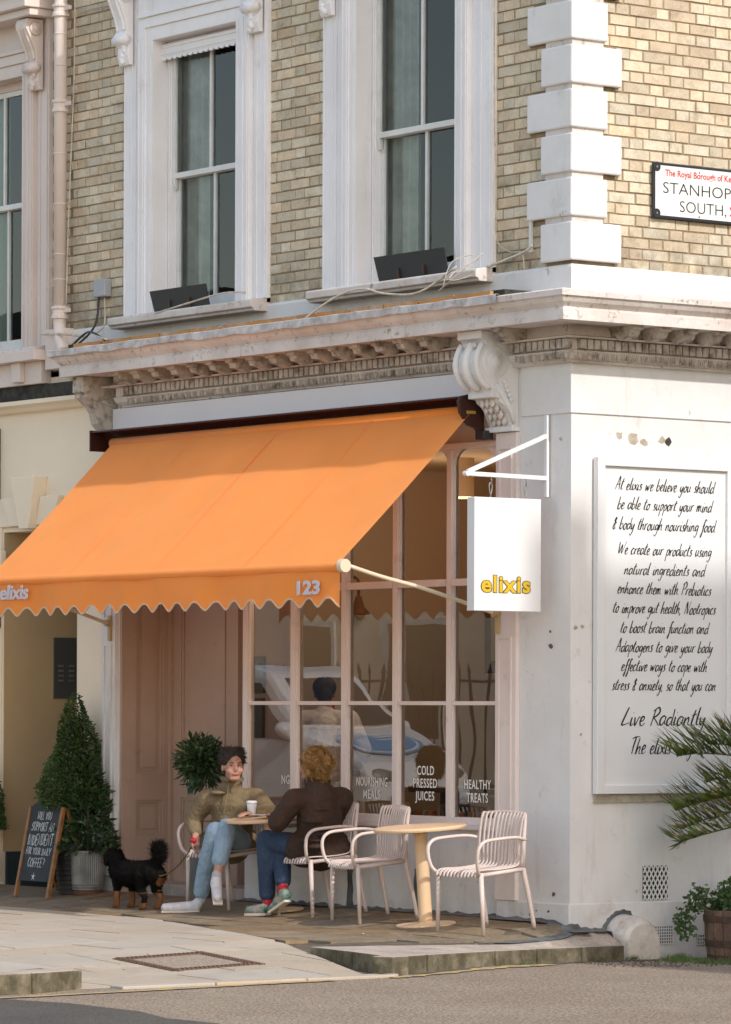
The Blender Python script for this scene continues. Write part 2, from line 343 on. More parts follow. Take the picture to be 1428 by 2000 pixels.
def text(name, s, size, M_, loc, basis, parent=None, offset=0.0, extrude=0.001, align='CENTER', shear=0.0, sx=1.0, spacing=1.0, rotz=0.0, word=1.0):
    cu = bpy.data.curves.new(name, 'FONT'); cu.body = s; cu.size = size; cu.offset = offset; cu.extrude = extrude
    cu.align_x = align; cu.shear = shear; cu.space_character = spacing; cu.space_word = word; cu.resolution_u = 3
    t = bpy.data.objects.new(name + '_tmp', cu); col.objects.link(t)
    dg = bpy.context.evaluated_depsgraph_get(); me = bpy.data.meshes.new_from_object(t.evaluated_get(dg)); me.name = name
    bpy.data.objects.remove(t); bpy.data.curves.remove(cu)
    me.materials.clear(); me.materials.append(M_)
    o = bpy.data.objects.new(name, me); col.objects.link(o)
    mm = (basis @ Matrix.Rotation(rotz, 3, 'Z') @ Matrix.Diagonal((sx, 1, 1))).to_4x4(); mm.translation = Vector(loc)
    if parent: o.parent = parent
    o.matrix_local = mm
    return o
SG = {  # brush script strokes, x-height 1, ascender 2, descender -1 ; (width, [strokes])
'a':(.95,[[(.75,.85),(.45,1),(.12,.65),(.15,.15),(.4,.0),(.7,.45),(.78,.95),(.75,.2),(.98,.1)]]),'b':(.85,[[(.2,2),(.12,.9),(.12,.1),(.45,.0),(.72,.4),(.6,.85),(.25,.75)]]),
'c':(.75,[[(.62,.85),(.4,1),(.1,.6),(.15,.1),(.45,.0),(.75,.25)]]),'d':(.95,[[(.7,.85),(.4,.95),(.1,.55),(.2,.05),(.5,.1),(.75,.7),(.82,1.9),(.78,.2),(.98,.1)]]),
'e':(.75,[[(.15,.45),(.5,.6),(.58,.9),(.3,1),(.1,.5),(.25,.02),(.55,.05),(.78,.3)]]),'f':(.65,[[(.85,1.75),(.65,2),(.45,1.5),(.3,-.3),(.15,-.9),(.0,-.6),(.3,-.05)],[(.1,.9),(.7,1.05)]]),
'g':(.9,[[(.7,.85),(.4,1),(.1,.6),(.25,.15),(.6,.4),(.75,.95),(.65,-.5),(.35,-.95),(.1,-.6)]]),'h':(.95,[[(.25,2),(.12,.9),(.1,.0),(.2,.5),(.5,.95),(.65,.7),(.62,.15),(.95,.1)]]),
'i':(.5,[[(.2,.95),(.15,.3),(.25,.0),(.55,.2)],[(.27,1.4),(.3,1.5)]]),'j':(.5,[[(.3,.95),(.25,-.5),(.0,-.9)],[(.35,1.4),(.38,1.5)]]),'k':(.85,[[(.22,2),(.12,.9),(.1,.0)],[(.65,1),(.2,.45),(.75,.0)]]),
'l':(.5,[[(.3,2),(.18,.9),(.2,.1),(.5,.12)]]),'m':(1.3,[[(.1,.95),(.1,.0),(.2,.6),(.45,.95),(.52,.0),(.62,.6),(.88,.95),(.95,.15),(1.25,.12)]]),'n':(.95,[[(.1,.95),(.1,.0),(.2,.6),(.5,.95),(.62,.7),(.62,.15),(.92,.1)]]),
'o':(.85,[[(.45,1),(.12,.6),(.2,.05),(.55,.05),(.7,.6),(.45,1),(.75,.85),(.9,.9)]]),'p':(.85,[[(.2,.95),(.1,-.9)],[(.15,.7),(.5,1),(.72,.6),(.45,.05),(.15,.15)]]),'q':(.9,[[(.7,.85),(.4,1),(.1,.6),(.25,.1),(.6,.3),(.72,.95),(.65,-.9)]]),
'r':(.7,[[(.15,.95),(.12,.0),(.2,.6),(.45,.95),(.65,.9)]]),'s':(.7,[[(.6,.9),(.35,1),(.25,.7),(.5,.35),(.35,.0),(.05,.1)]]),'t':(.65,[[(.4,1.75),(.2,.8),(.2,.1),(.6,.12)],[(.05,1.15),(.65,1.3)]]),
'u':(.95,[[(.15,.95),(.1,.3),(.3,.0),(.6,.35),(.68,.95),(.65,.2),(.92,.1)]]),'v':(.8,[[(.1,.95),(.3,.0),(.62,.95),(.8,.9)]]),'w':(1.2,[[(.1,.95),(.25,.0),(.52,.8),(.7,.0),(1.0,.95),(1.18,.9)]]),
'x':(.8,[[(.1,.95),(.4,.45),(.75,.0)],[(.7,1),(.05,.0)]]),'y':(.9,[[(.15,.95),(.15,.35),(.4,.1),(.7,.95),(.6,-.3),(.3,-.95),(.05,-.6)]]),'z':(.8,[[(.1,.9),(.65,.95),(.1,.0),(.75,.05)]]),
'A':(1.2,[[(.05,.0),(.35,1.0),(.65,2.1),(.8,1.0),(.95,.0)],[(.15,.75),(1.1,.85)]]),'W':(1.7,[[(.1,2.0),(.35,.05),(.8,1.6),(1.0,.05),(1.6,2.1)]]),'P':(1.05,[[(.35,1.9),(.2,.0)],[(.1,1.7),(.7,2.1),(1.0,1.5),(.7,1.0),(.3,.95)]]),
'N':(1.3,[[(.1,.0),(.3,1.9),(.45,1.6),(.75,.1),(.9,.4),(1.15,2.1)]]),'L':(1.1,[[(.6,2.1),(.3,1.0),(.1,.1),(.5,.1),(1.05,.3)]]),'R':(1.2,[[(.4,1.9),(.15,.0)],[(.1,1.7),(.75,2.15),(1.0,1.6),(.6,1.1),(.3,1.0),(.7,.6),(1.2,.0)]]),
'T':(1.0,[[(.6,2.0),(.45,1.0),(.4,.0)],[(.0,1.85),(.5,2.05),(1.2,2.1)]]),'&':(.9,[[(.75,1.6),(.4,1.8),(.3,1.3),(.65,1.05),(.25,.8),(.15,.2),(.5,.0),(.8,.25)],[(.5,2.0),(.45,-.1)]]),'.':(.4,[[(.12,.0),(.18,.06)]]),',':(.4,[[(.15,.08),(.05,-.3)]]),' ':(.75,[]),
}
SC = {  # narrow chalk capitals, height 2
'W':(1.2,[[(.1,2),(.3,0),(.55,1.4),(.8,0),(1.0,2)]]),'I':(.5,[[(.25,2),(.25,0)]]),'L':(.7,[[(.1,2),(.1,0),(.6,0)]]),'Y':(.9,[[(.05,2),(.4,1),(.4,0)],[(.8,2),(.4,1)]]),'O':(.9,[[(.4,2),(.08,1.4),(.1,.4),(.4,0),(.7,.5),(.7,1.5),(.4,2)]]),
'U':(.9,[[(.08,2),(.1,.4),(.4,0),(.7,.4),(.72,2)]]),'S':(.8,[[(.65,1.8),(.35,2),(.1,1.5),(.6,.7),(.4,0),(.05,.2)]]),'P':(.8,[[(.1,0),(.1,2),(.6,1.8),(.6,1.1),(.1,1)]]),'R':(.85,[[(.1,0),(.1,2),(.6,1.8),(.6,1.1),(.1,1),(.7,0)]]),
'T':(.85,[[(.4,2),(.4,0)],[(.0,2),(.8,2)]]),'A':(.9,[[(.05,0),(.4,2),(.75,0)],[(.15,.7),(.65,.7)]]),'N':(.95,[[(.1,0),(.1,2),(.7,0),(.7,2)]]),'D':(.9,[[(.1,0),(.1,2),(.5,1.8),(.75,1),(.5,.2),(.1,0)]]),
'E':(.75,[[(.6,2),(.1,2),(.1,0),(.6,0)],[(.1,1),(.5,1)]]),'F':(.7,[[(.6,2),(.1,2),(.1,0)],[(.1,1),(.5,1)]]),'C':(.8,[[(.65,1.7),(.35,2),(.08,1.3),(.1,.5),(.4,0),(.68,.3)]]),'?':(.8,[[(.1,1.6),(.4,2),(.65,1.5),(.35,.9),(.35,.5)],[(.35,.05),(.36,.12)]]),' ':(.6,[]),
}
def stroke_text(name, s, width, xh, M_, loc, basis, parent, font=None, pen=0.13, shear=0.3, smooth=True, jit=0.05, rotz=0.0):
    font = font or SG; rn = random.Random(len(s)*7+ord(s[0])); adv = sum(font[c][0] for c in s); k = width/adv; q = MB(); x = -width/2
    for c in s:
        w_, st = font[c]; jy = rn.uniform(-jit, jit)*xh; js = 1+rn.uniform(-jit, jit)
        for P in st:
            P3 = [(p[0]*k, p[1]*xh*js+jy, 0) for p in P]; C = curve_pts(P3, 4) if (smooth and len(P) > 2) else [Vector(p) for p in P3]
            n0 = len(q.v); m_ = len(C)
            for i, p in enumerate(C):
                d = (C[min(i+1,m_-1)]-C[max(i-1,0)]); d = d.normalized() if d.length > 1e-9 else Vector((1,0,0)); t = i/max(1,m_-1)
                pw = pen*xh*(0.55+0.45*math.sin(math.pi*min(1,t*1.1+.1)))*(1.0+0.25*d.y*-1) if font is SG else pen*xh*rn.uniform(.8,1.1)
                sd = Vector((-d.y, d.x, 0))*pw/2
                for sg_ in (1,-1): v = p+sd*sg_; q.v.append((x+v.x+shear*v.y, v.y, 0.0))
            for i in range(m_-1): q.face((n0+2*i, n0+2*i+1, n0+2*i+3, n0+2*i+2))
        x += w_*k
    # give the ribbons a little thickness of paint
    n = len(q.v); fs = list(q.f); q.v += [(v[0], v[1], 0.0006) for v in q.v]; q.f = []; q.mi = []
    for f in fs: q.face(tuple(i+n for i in f)); q.face(tuple(reversed(f)))
    o = q.build(name, M_, parent); o['kind'] = 'stuff'; mm = (basis @ Matrix.Rotation(rotz, 3, 'Z')).to_4x4(); mm.translation = Vector(loc); o.matrix_local = mm
    return o
def curve_pts(P, n=6):
    P = [Vector(p) for p in P]; out = []
    for i in range(len(P)-1):
        a = P[max(i-1,0)]; b = P[i]; c = P[i+1]; d = P[min(i+2, len(P)-1)]
        for k in range(n):
            t = k/n; out.append(0.5*((2*b)+(c-a)*t+(2*a-5*b+4*c-d)*t*t+(3*b-a-3*c+d)*t*t*t))
    out.append(P[-1]); return out
def remeshed(name, mb, vox, mats, parent=None, smooth_it=3, assign=None):
    o = mb.build(name + '_tmp', mats[0]); rm = o.modifiers.new('r', 'REMESH'); rm.mode = 'VOXEL'; rm.voxel_size = vox
    if smooth_it:
        sm = o.modifiers.new('s', 'SMOOTH'); sm.factor = 0.5; sm.iterations = smooth_it
    dg = bpy.context.evaluated_depsgraph_get(); me = bpy.data.meshes.new_from_object(o.evaluated_get(dg)); me.name = name
    bpy.data.objects.remove(o)
    me.materials.clear()
    for m_ in mats: me.materials.append(m_)
    me.polygons.foreach_set('use_smooth', [True]*len(me.polygons))
    if assign:
        me.polygons.foreach_set('material_index', [assign(p.center) for p in me.polygons])
    r = bpy.data.objects.new(name, me); col.objects.link(r)
    if parent: r.parent = parent
    return r

# ================================================================== GROUND
def zroad(y): return -0.13 - 0.03*max(0.0, y+1.5) if y < 8 else -0.13-0.03*9.5
def zb(x, y):                      # forecourt: falls from the wall, then levels out
    z = max(-0.014, 0.066 + 0.1*min(y, 0))
    if x > 0 or y > -0.3:
        k = min(1, max(0, (x + 0.15)/0.5)) * min(1, max(0, (y + 1.6)/1.8)); z = z*(1-k) - 0.075*k
    return z
def zp(x, y):
    w_ = max(0.0, min(1.0, (x+2.2)/1.2))*max(0.0, min(1.0, (1.5-x)/0.9)); d = max(-1.7, min(0.0, y+2.5))
    if y < -4.4: d *= max(0.0, 1-(-4.4-y)/0.9)
    return max(-0.128, (-0.012 if x < -0.45 else -0.012 - 0.061*(x+0.45)) + 0.03*d*w_)
def grid_sheet(name, x0, x1, y0, y1, step, zf, M_, kind='structure', label=None):
    mb = MB(); nx = max(1, int(round((x1-x0)/step))); ny = max(1, int(round((y1-y0)/step)))
    for j in range(ny+1):
        for i in range(nx+1):
            x = x0+(x1-x0)*i/nx; y = y0+(y1-y0)*j/ny; mb.v.append((x, y, zf(x, y)))
    for j in range(ny):
        for i in range(nx):
            a = j*(nx+1)+i; mb.face((a, a+1, a+nx+2, a+nx+1))
    return tag(mb.build(name, M_, smooth=True), label, None, None, kind)
g = MB(); g.v = [(-300,-300,-0.6),(300,-300,-0.6),(300,300,-0.6),(-300,300,-0.6)]; g.face((0,1,2,3)); tag(g.build('ground', roadM), kind='structure')
road = grid_sheet('road', -0.2, 60, -60, 40, 0.5, lambda x, y: zroad(y), roadM)
# newer grey tarmac wedge near the camera side
mb = MB()
pts = [(1.58,-5.72),(2.38,-5.50),(3.1,-5.52),(3.6,-5.68),(4.05,-5.66),(5.2,-5.9),(9,-7.2),(9,-14),(1.2,-14),(1.2,-5.9)]
mb.v = [(x, y, -0.126) for x, y in pts]; mb.face(tuple(range(len(pts))))
mb.v += [(-30,-9,-.126),(1.2,-9,-.126),(1.2,-20,-.126),(-30,-20,-.126)]; mb.face((13,12,11,10))
tag(mb.build('tarmac_patch', tarmacM), kind='structure')
# the bed the slabs lie in
def bedz(x, y):
    if (y > -2.3 and x > 0.30) or (y > -0.5 and x > 0.08): return -0.6
    yb = -1.0 if x < -5.4 else (-1.16-0.09*(x+5.42)/2.25 if x < -3.17 else -1.25-0.62*(x+3.17)/2.03 if x < -1.14 else -1.87-0.49*(x+1.14)/1.44)
    if y > yb+0.25: return zb(x, y)-0.012
    return min(zb(x, y)-0.012, zp(x, y)-0.014)
bed = grid_sheet('pavement_bed', -40, 0.5, -9, 0.05, 0.1, bedz, jointM)
def clip(poly, a, b):               # keep the left side of a->b
    out = []; ax, ay = a; bx, by = b
    def sd(p): return (bx-ax)*(p[1]-ay)-(by-ay)*(p[0]-ax)
    for i in range(len(poly)):
        p = poly[i]; q = poly[(i+1) % len(poly)]; sp = sd(p); sq = sd(q)
        if sp >= 0: out.append(p)
        if sp*sq < 0:
            t = sp/(sp-sq); out.append((p[0]+(q[0]-p[0])*t, p[1]+(q[1]-p[1])*t))
    return out
def slab(poly, zf, M_, parent, name, th_=0.03, dz=0.0):
    if len(poly) < 3: return
    ar = abs(sum(poly[i][0]*poly[(i+1)%len(poly)][1]-poly[(i+1)%len(poly)][0]*poly[i][1] for i in range(len(poly))))/2
    if ar < 0.006: return
    mb = MB(); k = len(poly)
    for p in poly: mb.v.append((p[0], p[1], zf(*p)+dz))
    for p in poly: mb.v.append((p[0], p[1], zf(*p)+dz-th_))
    mb.face(tuple(range(k)))
    for i in range(k): mb.face((i, i+k, (i+1)%k+k, (i+1)%k))
    return mb.build(name, M_, parent)
# boundary between the old brown forecourt and the pale paving
BND = [(-40,-0.95),(-9,-1.05),(-5.42,-1.16),(-3.17,-1.25),(-1.14,-1.87),(0.30,-2.36)]
FLK = [(0.30,-2.36),(1.44,-2.56)]
def bnd_y(x):
    for (xa, ya), (xb, yb) in zip(BND, BND[1:]):
        if xa <= x <= xb: return ya+(yb-ya)*(x-xa)/(xb-xa)
    return None
tarline = [(0.30,-2.36),(0.40,-1.9),(0.40,-1.22),(0.34,-0.75),(0.22,-0.30),(0.02,-0.03)]
def tarx(y):
    for (xa, ya), (xb, yb) in zip(tarline, tarline[1:]):
        if ya <= y <= yb: return xa+(xb-xa)*(y-ya)/(yb-ya)
    return 0.3
fore = empty('forecourt', (0,0,0)); tag(fore, kind='structure')
y = 0.0; row = 0
hs = [0.42,0.5,0.46,0.55,0.5,0.6]
while y > -2.4:
    h = hs[row]; x = 0.6 - row*0.23
    while x > -9.5:
        wd = random.choice([0.55,0.62,0.7,0.8]); gp = 0.006
        poly = [(x-wd+gp, y-h+gp), (x-gp, y-h+gp), (x-gp, y-gp), (x-wd+gp, y-gp)]
        for (xa, ya), (xb, yb) in zip(BND, BND[1:]):
            if xb > x-wd-0.5 and xa < x+0.5: poly = clip(poly, (xa, ya), (xb, yb)) if poly else poly
        if x > 0:
            for (xa, ya), (xb, yb) in zip(tarline, tarline[1:]):
                if ya < y+0.3 and yb > y-h-0.3: poly = clip(poly, (xa, ya), (xb, yb)) if poly else poly
        if poly: slab(poly, zb, flagM, fore, 'flagstone', 0.03, random.uniform(-0.003, 0.003))
        x -= wd
    y -= h; row += 1
# pale paving (parallel to the walls), cut for the cover and ramp
pav = empty('pavement', (0,0,0)); tag(pav, kind='structure')
MX0, MX1, MY0, MY1 = -0.08, 0.60, -3.62, -2.94
row = 0; x = 1.40; xs = []
XE = 1.42
while x > -9.5:
    wd = 0.62; xa = x-wd; y = -0.6 - (0.35 if row % 2 else 0)
    while y > -8.5:
        L_ = 0.78; gp = 0.007
        cells = [[(xa+gp, y-L_+gp), (x-gp, y-L_+gp), (x-gp, y-gp), (xa+gp, y-gp)]]
        if x > MX0 and xa < MX1 and y > MY0 and y-L_ < MY1:   # cut out the cover
            p = cells[0]; g2 = 0.006; cells = []
            cells.append(clip(p, (MX0-g2, -99), (MX0-g2, 99)))
            cells.append(clip(p, (MX1+g2, 99), (MX1+g2, -99)))
            q = clip(clip(p, (MX0, 99), (MX0, -99)), (MX1, -99), (MX1, 99))
            if q: cells.append(clip(q, (99, MY1+g2), (-99, MY1+g2)) if False else clip(q, (-99, MY1+g2), (99, MY1+g2)))
            if q: cells.append(clip(q, (99, MY0-g2), (-99, MY0-g2)))
        for poly in cells:
            for (x1_, y1_), (x2_, y2_) in zip(BND, BND[1:]):
                if poly and x2_ > xa-0.9 and x1_ < x+0.9: poly = clip(poly, (x2_, y2_-0.006), (x1_, y1_-0.006))
            if poly and x > 0.3:
                if xa < 0.3:
                    lp_ = clip(poly, (0.30, -99), (0.30, 99)); lp_ = [p for p in lp_]
                    if lp_: slab(lp_, zp, paveM, pav, 'paving_slab', 0.03, 0.0)
                    poly = clip(poly, (0.306, 99), (0.306, -99))
                if poly: poly = clip(poly, (1.44, -2.57), (0.30, -2.37))
            if poly: slab(poly, zp, paveM, pav, 'paving_slab', 0.03, random.uniform(-0.0015, 0.0015))
        y -= L_
    x -= wd; row += 1
# dropped kerb edge flush with the road
kb = empty('kerb', (0,0,0)); tag(kb, kind='structure')
def kstone(a, b, w_, zt, zbm, M2=None, name='kerb_stone', inner=None):
    a = Vector(a); b = Vector(b); d = (b-a).normalized(); nrm = Vector((-d.y, d.x))
    za, zbb = zt
    p = [(a.x,a.y,zbm),(b.x,b.y,zbm),(b.x+nrm.x*w_,b.y+nrm.y*w_,zbm),(a.x+nrm.x*w_,a.y+nrm.y*w_,zbm),
         (a.x,a.y,za),(b.x,b.y,zbb),(b.x+nrm.x*w_,b.y+nrm.y*w_,zbb),(a.x+nrm.x*w_,a.y+nrm.y*w_,za)]
    mb = MB(); mb.hexa(p); mb.mi[1] = 1
    return mb.build(name, [kerbM, kerbTop] if M2 is None else M2, kb, bevel=0.008)
yy = -4.62
while yy < -2.62:
    y2 = min(yy+0.66, -2.57); kstone((1.56, yy+0.004), (1.50 if y2 > -2.6 else 1.56, y2-0.004), 0.14, (-0.112,-0.112), -0.3, [paveM, paveM]); yy = y2
# raised kerb from the ramp flank round to the spur stone
KA = Vector((1.47,-2.60)); KB_ = Vector((0.32,0.22)); NK = 5; tt = [0, 0.14, 0.42, 0.60, 0.80, 1.0]
def kz(t): return (-0.012 + (-0.082+0.012)*t**1.3)
for i in range(NK):
    a = KA.lerp(KB_, tt[i]+0.003); b = KA.lerp(KB_, tt[i+1]-0.003)
    kstone(a, b, 0.15, (kz(tt[i]), kz(tt[i+1])), -0.4)
# flank kerb tapering along the ramp
for (ax, ay), (bx, by) in (((0.30,-2.375),(0.86,-2.46)),((0.87,-2.462),(1.45,-2.59))):
    mb = MB(); mb.hexa([(ax,ay,-.25),(bx,by,-.25),(bx,by+.13,-.25),(ax,ay+.13,-.25),(ax,ay,-.012),(bx,by,-.012),(bx,by+.13,-.012),(ax,ay+.13,-.012)]); mb.mi[1] = 1
    mb.build('kerb_stone', [kerbM, kerbTop], kb, bevel=0.006)
# left upstanding kerb end beyond the ramp
for a, b, z1, z2 in (((1.60,-7.0),(1.60,-6.1),-.01,-.01),((1.60,-6.09),(1.60,-5.26),-.01,-.01),((1.60,-5.25),(1.38,-4.78),-.01,-.02)):
    kstone(a, b, 0.3, (z1, z2), -0.3)
mb = MB(); mb.v = [(1.30,-8.6,-.013),(1.30,-5.2,-.013),(1.12,-4.80,-.017),(0.3,-4.75,-.019),(0.0,-5.2,-.0145),(0.0,-8.6,-.0145)]; mb.face((0,1,2,3,4,5)); 
tag(mb.build('kerbside_paving', paveM), kind='structure')
# concrete strip between tar line and kerb
mb = MB(); inner = [Vector(p) for p in tarline] + [Vector((0.02,0.27))]
outer = []
nrm = Vector((-(KB_-KA).normalized().y, (KB_-KA).normalized().x))
for i, p in enumerate(inner):
    t = i/(len(inner)-1); q = KA.lerp(KB_, t) + nrm*0.15; outer.append(q)
outer[0] = Vector((1.40,-2.47)); outer[-1] = Vector((0.20, 0.285))
n = 6
for i in range(len(inner)):
    for k in range(n+1):
        q = inner[i].lerp(outer[i], k/n); t = i/(len(inner)-1)
        za = zb(inner[i].x, inner[i].y); zo = kz(t)-0.003; mb.v.append((q.x, q.y, za+(zo-za)*k/n))
for i in range(len(inner)-1):
    for k in range(n):
        a = i*(n+1)+k; mb.face((a, a+n+1, a+n+2, a+1))
tag(mb.build('corner_pavement', kerbTop), kind='structure')
# yellow line (worn) and gutter
def strip(name, pts, w_, dz, M_, wob=0.01):
    mb = MB(); P = curve_pts([(p[0], p[1], 0) for p in pts], 8)
    for i, p in enumerate(P):
        d = (P[min(i+1, len(P)-1)]-P[max(i-1,0)]).normalized(); s_ = Vector((-d.y, d.x, 0))*(w_/2+random.uniform(-wob, wob))
        for q in (p+s_, p-s_): mb.v.append((q.x, q.y, zroad(q.y)+dz))
    for i in range(len(P)-1): mb.face((2*i, 2*i+1, 2*i+3, 2*i+2))
    return tag(mb.build(name, M_), kind='structure')
strip('yellow_line', [(1.86,-8),(1.84,-6.6),(1.82,-5.6),(1.78,-4.9),(1.71,-4.2),(1.64,-3.5),(1.62,-3.15)], 0.085, 0.006, yellowM, 0.012)
strip('yellow_line', [(1.62,-2.72),(1.45,-2.2),(1.2,-1.6),(1.02,-1.15),(0.92,-0.9)], 0.11, 0.006, yellowM, 0.03)
strip('gutter_dirt', [(1.52,-2.75),(1.3,-2.2),(0.95,-1.3),(0.62,-0.5),(0.42,0.05),(0.38,0.5),(0.3,1.0)], 0.13, 0.004, jointM, 0.03)
# inspection cover
cv = empty('inspection_cover', (0,0,0)); tag(cv, 'rust edged inspection cover filled with pebble concrete in the pale ramp', 'manhole cover')
b1 = 0.07
def cz(x, y): return zp(x, y)
mb = MB()
for (x0,x1,y0,y1) in ((MX0,MX1,MY0,MY0+b1),(MX0,MX1,MY1-b1,MY1),(MX0,MX0+b1,MY0+b1,MY1-b1),(MX1-b1,MX1,MY0+b1,MY1-b1)):
    mb.hexa([(x0,y0,-.2),(x1,y0,-.2),(x1,y1,-.2),(x0,y1,-.2),(x0,y0,cz(x0,y0)+.004),(x1,y0,cz(x1,y0)+.004),(x1,y1,cz(x1,y1)+.004),(x0,y1,cz(x0,y1)+.004)])
mb.build('cover_frame', ironM, cv)
mb = MB()
for i in range(22):
    for (px, py) in ((MX0+.02+i*.0325, MY0+.035),(MX0+.02+i*.0325, MY1-.035)): mb.box(px-.009, px+.009, py-.02, py+.02, cz(px,py)-.0, cz(px,py)+.011)
for i in range(20):
    for px in (MX0+.035, MX1-.035):
        py = MY0+.03+i*.0325; mb.box(px-.02, px+.02, py-.009, py+.009, cz(px,py)-.0, cz(px,py)+.011)
tag(mb.build('edge_stud', ironM, cv), kind='stuff')
mb = MB(); x0, x1, y0, y1 = MX0+b1+.002, MX1-b1-.002, MY0+b1+.002, MY1-b1-.002
mb.hexa([(x0,y0,-.2),(x1,y0,-.2),(x1,y1,-.2),(x0,y1,-.2),(x0,y0,cz(x0,y0)),(x1,y0,cz(x1,y0)),(x1,y1,cz(x1,y1)),(x0,y1,cz(x0,y1))]); mb.build('pebble_infill', pebbleM, cv)

# ================================================================== CORNER BUILDING
bld = empty('corner_building', (0,0,0), 0, 'corner cafe building of yellow brick above a white shopfront', 'building')
XL = -6.28; ZU = 4.5; ZT = 9.2
W1 = (-5.04,-3.90,4.52,6.66); W2 = (-2.40,-1.22,4.52,6.88)     # reveals x0,x1,z0,z1
def wall_with_holes(mb, x0, x1, z0, z1, holes, y0=0.0, th_=0.3):
    xs = sorted(set([x0, x1]+[h[0] for h in holes]+[h[1] for h in holes])); 
    for a, b in zip(xs, xs[1:]):
        segs = [(z0, z1)]
        for h in holes:
            if h[0] <= a+1e-6 and h[1] >= b-1e-6:
                ns = []
                for s0, s1 in segs:
                    if h[2] > s0: ns.append((s0, min(h[2], s1)))
                    if h[3] < s1: ns.append((max(h[3], s0), s1))
                segs = [s_ for s_ in ns if s_[1]-s_[0] > 1e-4]
        for s0, s1 in segs: mb.box(a, b, y0, y0+th_, s0, s1)
mb = MB(); wall_with_holes(mb, XL, -0.012, ZU-0.3, ZT, [W1, W2], 0.012, 0.3)
mb.box(-0.312, -0.012, 0.312, 7, 3.7, ZT)
uw = mb.build('upper_wall', mortarM, bld)
# bricks in flemish bond, real geometry; the ones showing largest are single parts
BH = 0.0755; S_ = 0.228; H_ = 0.112; JT = 0.0105; GAP = 0.0085
brick_cells = []
def rowcells(u0, u1, k, phase):
    rep = S_+H_+2*JT; u = u0 - rep*2 + ((rep/2) if k % 2 else 0) + phase; out = []
    st = True
    while u < u1:
        wd = S_ if st else H_
        a, b = max(u, u0), min(u+wd, u1)
        if b-a > 0.025: out.append((a, b))
        u += wd+JT; st = not st
    return out
def qs(k): return k
QZ0 = 4.511; QP = 0.2985
def course_z(k): return 4.50 + k*BH
NR = 38
def q_at(z):    # quoin at height z -> (front width, side width) or None in joint
    i = int((z-QZ0)/QP); return (0.42, 0.27) if i % 2 == 1 else (0.28, 0.40)
for k in range(NR):
    z0 = course_z(k); zc = z0+BH/2
    i = int((zc-QZ0)/QP) if zc > QZ0 else 0
    fw, sw = (0.45, 0.28) if i % 2 == 1 else (0.30, 0.405)
    for (a, b) in rowcells(XL+0.0, -5.50, k, 0.03): brick_cells.append(('F', a, b, z0, 2))
    if zc < 8: 
        for (a, b) in rowcells(-3.56, -2.84, k, 0.11): brick_cells.append(('F', a, b, z0, 1))
        for (a, b) in rowcells(-0.86, -fw+0.02, k, 0.05): brick_cells.append(('F', a, b, z0, 0))
    for (a, b) in rowcells(sw-0.02, 2.2, k, 0.07): brick_cells.append(('S', a, b, z0, 0 if a < 1.42 else 3))
mesh_cache = {}
def brick_mesh(L_):
    key = round(L_, 3)
    if key not in mesh_cache:
        mb = MB(); h = BH-GAP; c = 0.003; d = 0.0075
        # front face chamfered; local: x along wall, y outward = -, z up
        mb.v = [(0,0,0),(L_,0,0),(L_,0,h),(0,0,h),(c,-d,c),(L_-c,-d,c),(L_-c,-d,h-c),(c,-d,h-c)]
        for q in ((4,5,6,7),(0,1,5,4),(1,2,6,5),(2,3,7,6),(3,0,4,7)): mb.face(q)
        mesh_cache[key] = mb.mesh('brick', brickM)
    return mesh_cache[key]
single = [c for c in brick_cells if c[0] == 'S' and c[4] == 0 and c[3] < 7.1]
single = sorted(single, key=lambda c: c[3])[:235] 
single += sorted([c for c in brick_cells if c[0] == 'F' and c[4] == 0], key=lambda c: c[3])[:60]
sset = set(id(c) for c in single)
stuffF = MB(); stuffS = MB()
for c in brick_cells:
    w_, a, b, z0, pr = c
    j = random.uniform(-0.0025, 0.002); dz = random.uniform(-0.0018, 0.0018); ja = random.uniform(-0.003, 0.003)
    L_ = b-a; 
    if id(c) in sset:
        if w_ == 'F': inst('brick', brick_mesh(L_), (a+ja, 0.012+j, z0+dz), bld)
        else: inst('brick', brick_mesh(L_), (-0.012-j, a+ja, z0+dz), bld, (0,0,math.pi/2))
    else:
        h = BH-GAP; cc = 0.003; d = 0.0075; z0 += dz; a += ja; b += ja; rr = lambda: random.uniform(-0.0015,0.0015)
        P8 = [(a,0,z0+rr()),(b,0,z0+rr()),(b,0,z0+h+rr()),(a,0,z0+h+rr()),(a+cc,-d,z0+cc),(b-cc,-d,z0+cc),(b-cc,-d,z0+h-cc),(a+cc,-d,z0+h-cc)]
        M2 = stuffF if w_ == 'F' else stuffS; n = len(M2.v)
        M2.v += [(p[0], p[1]+0.012+j, p[2]) for p in P8] if w_ == 'F' else [(-(p[1]+0.012+j), p[0], p[2]) for p in P8]
        for q in ((4,5,6,7),(0,1,5,4),(1,2,6,5),(2,3,7,6),(3,0,4,7)): M2.face(tuple(n+i for i in q))
tag(stuffF.build('brick_course', brickM, bld), kind='stuff')
tag(stuffS.build('brick_course', brickM, bld), kind='stuff')
# quoins (L-shaped blocks with a recessed joint)
for i in range(-0, 14):
    z0 = QZ0 + 0.022 + i*QP; z1 = z0 + 0.260
    fw, sw = ((0.45, 0.285) if i % 2 == 1 else (0.30, 0.41)); p = 0.035
    mb = MB(); mb.prism([(-fw,-p),(p,-p),(p,sw),(-0.0,sw),(0.0,0.0),(-fw,0.0)], 2, z0, z1)
    mb.build('quoin', whiteM, bld, bevel=0.012)
    mb = MB(); mb.prism([(-0.27,-p+.022),(p-.022,-p+.022),(p-.022,0.26),(-0.0,0.26),(0.0,0.0),(-0.27,0.0)], 2, z1-0.0, z1+0.0385)
    mb.build('quoin_joint', corniceM, bld)
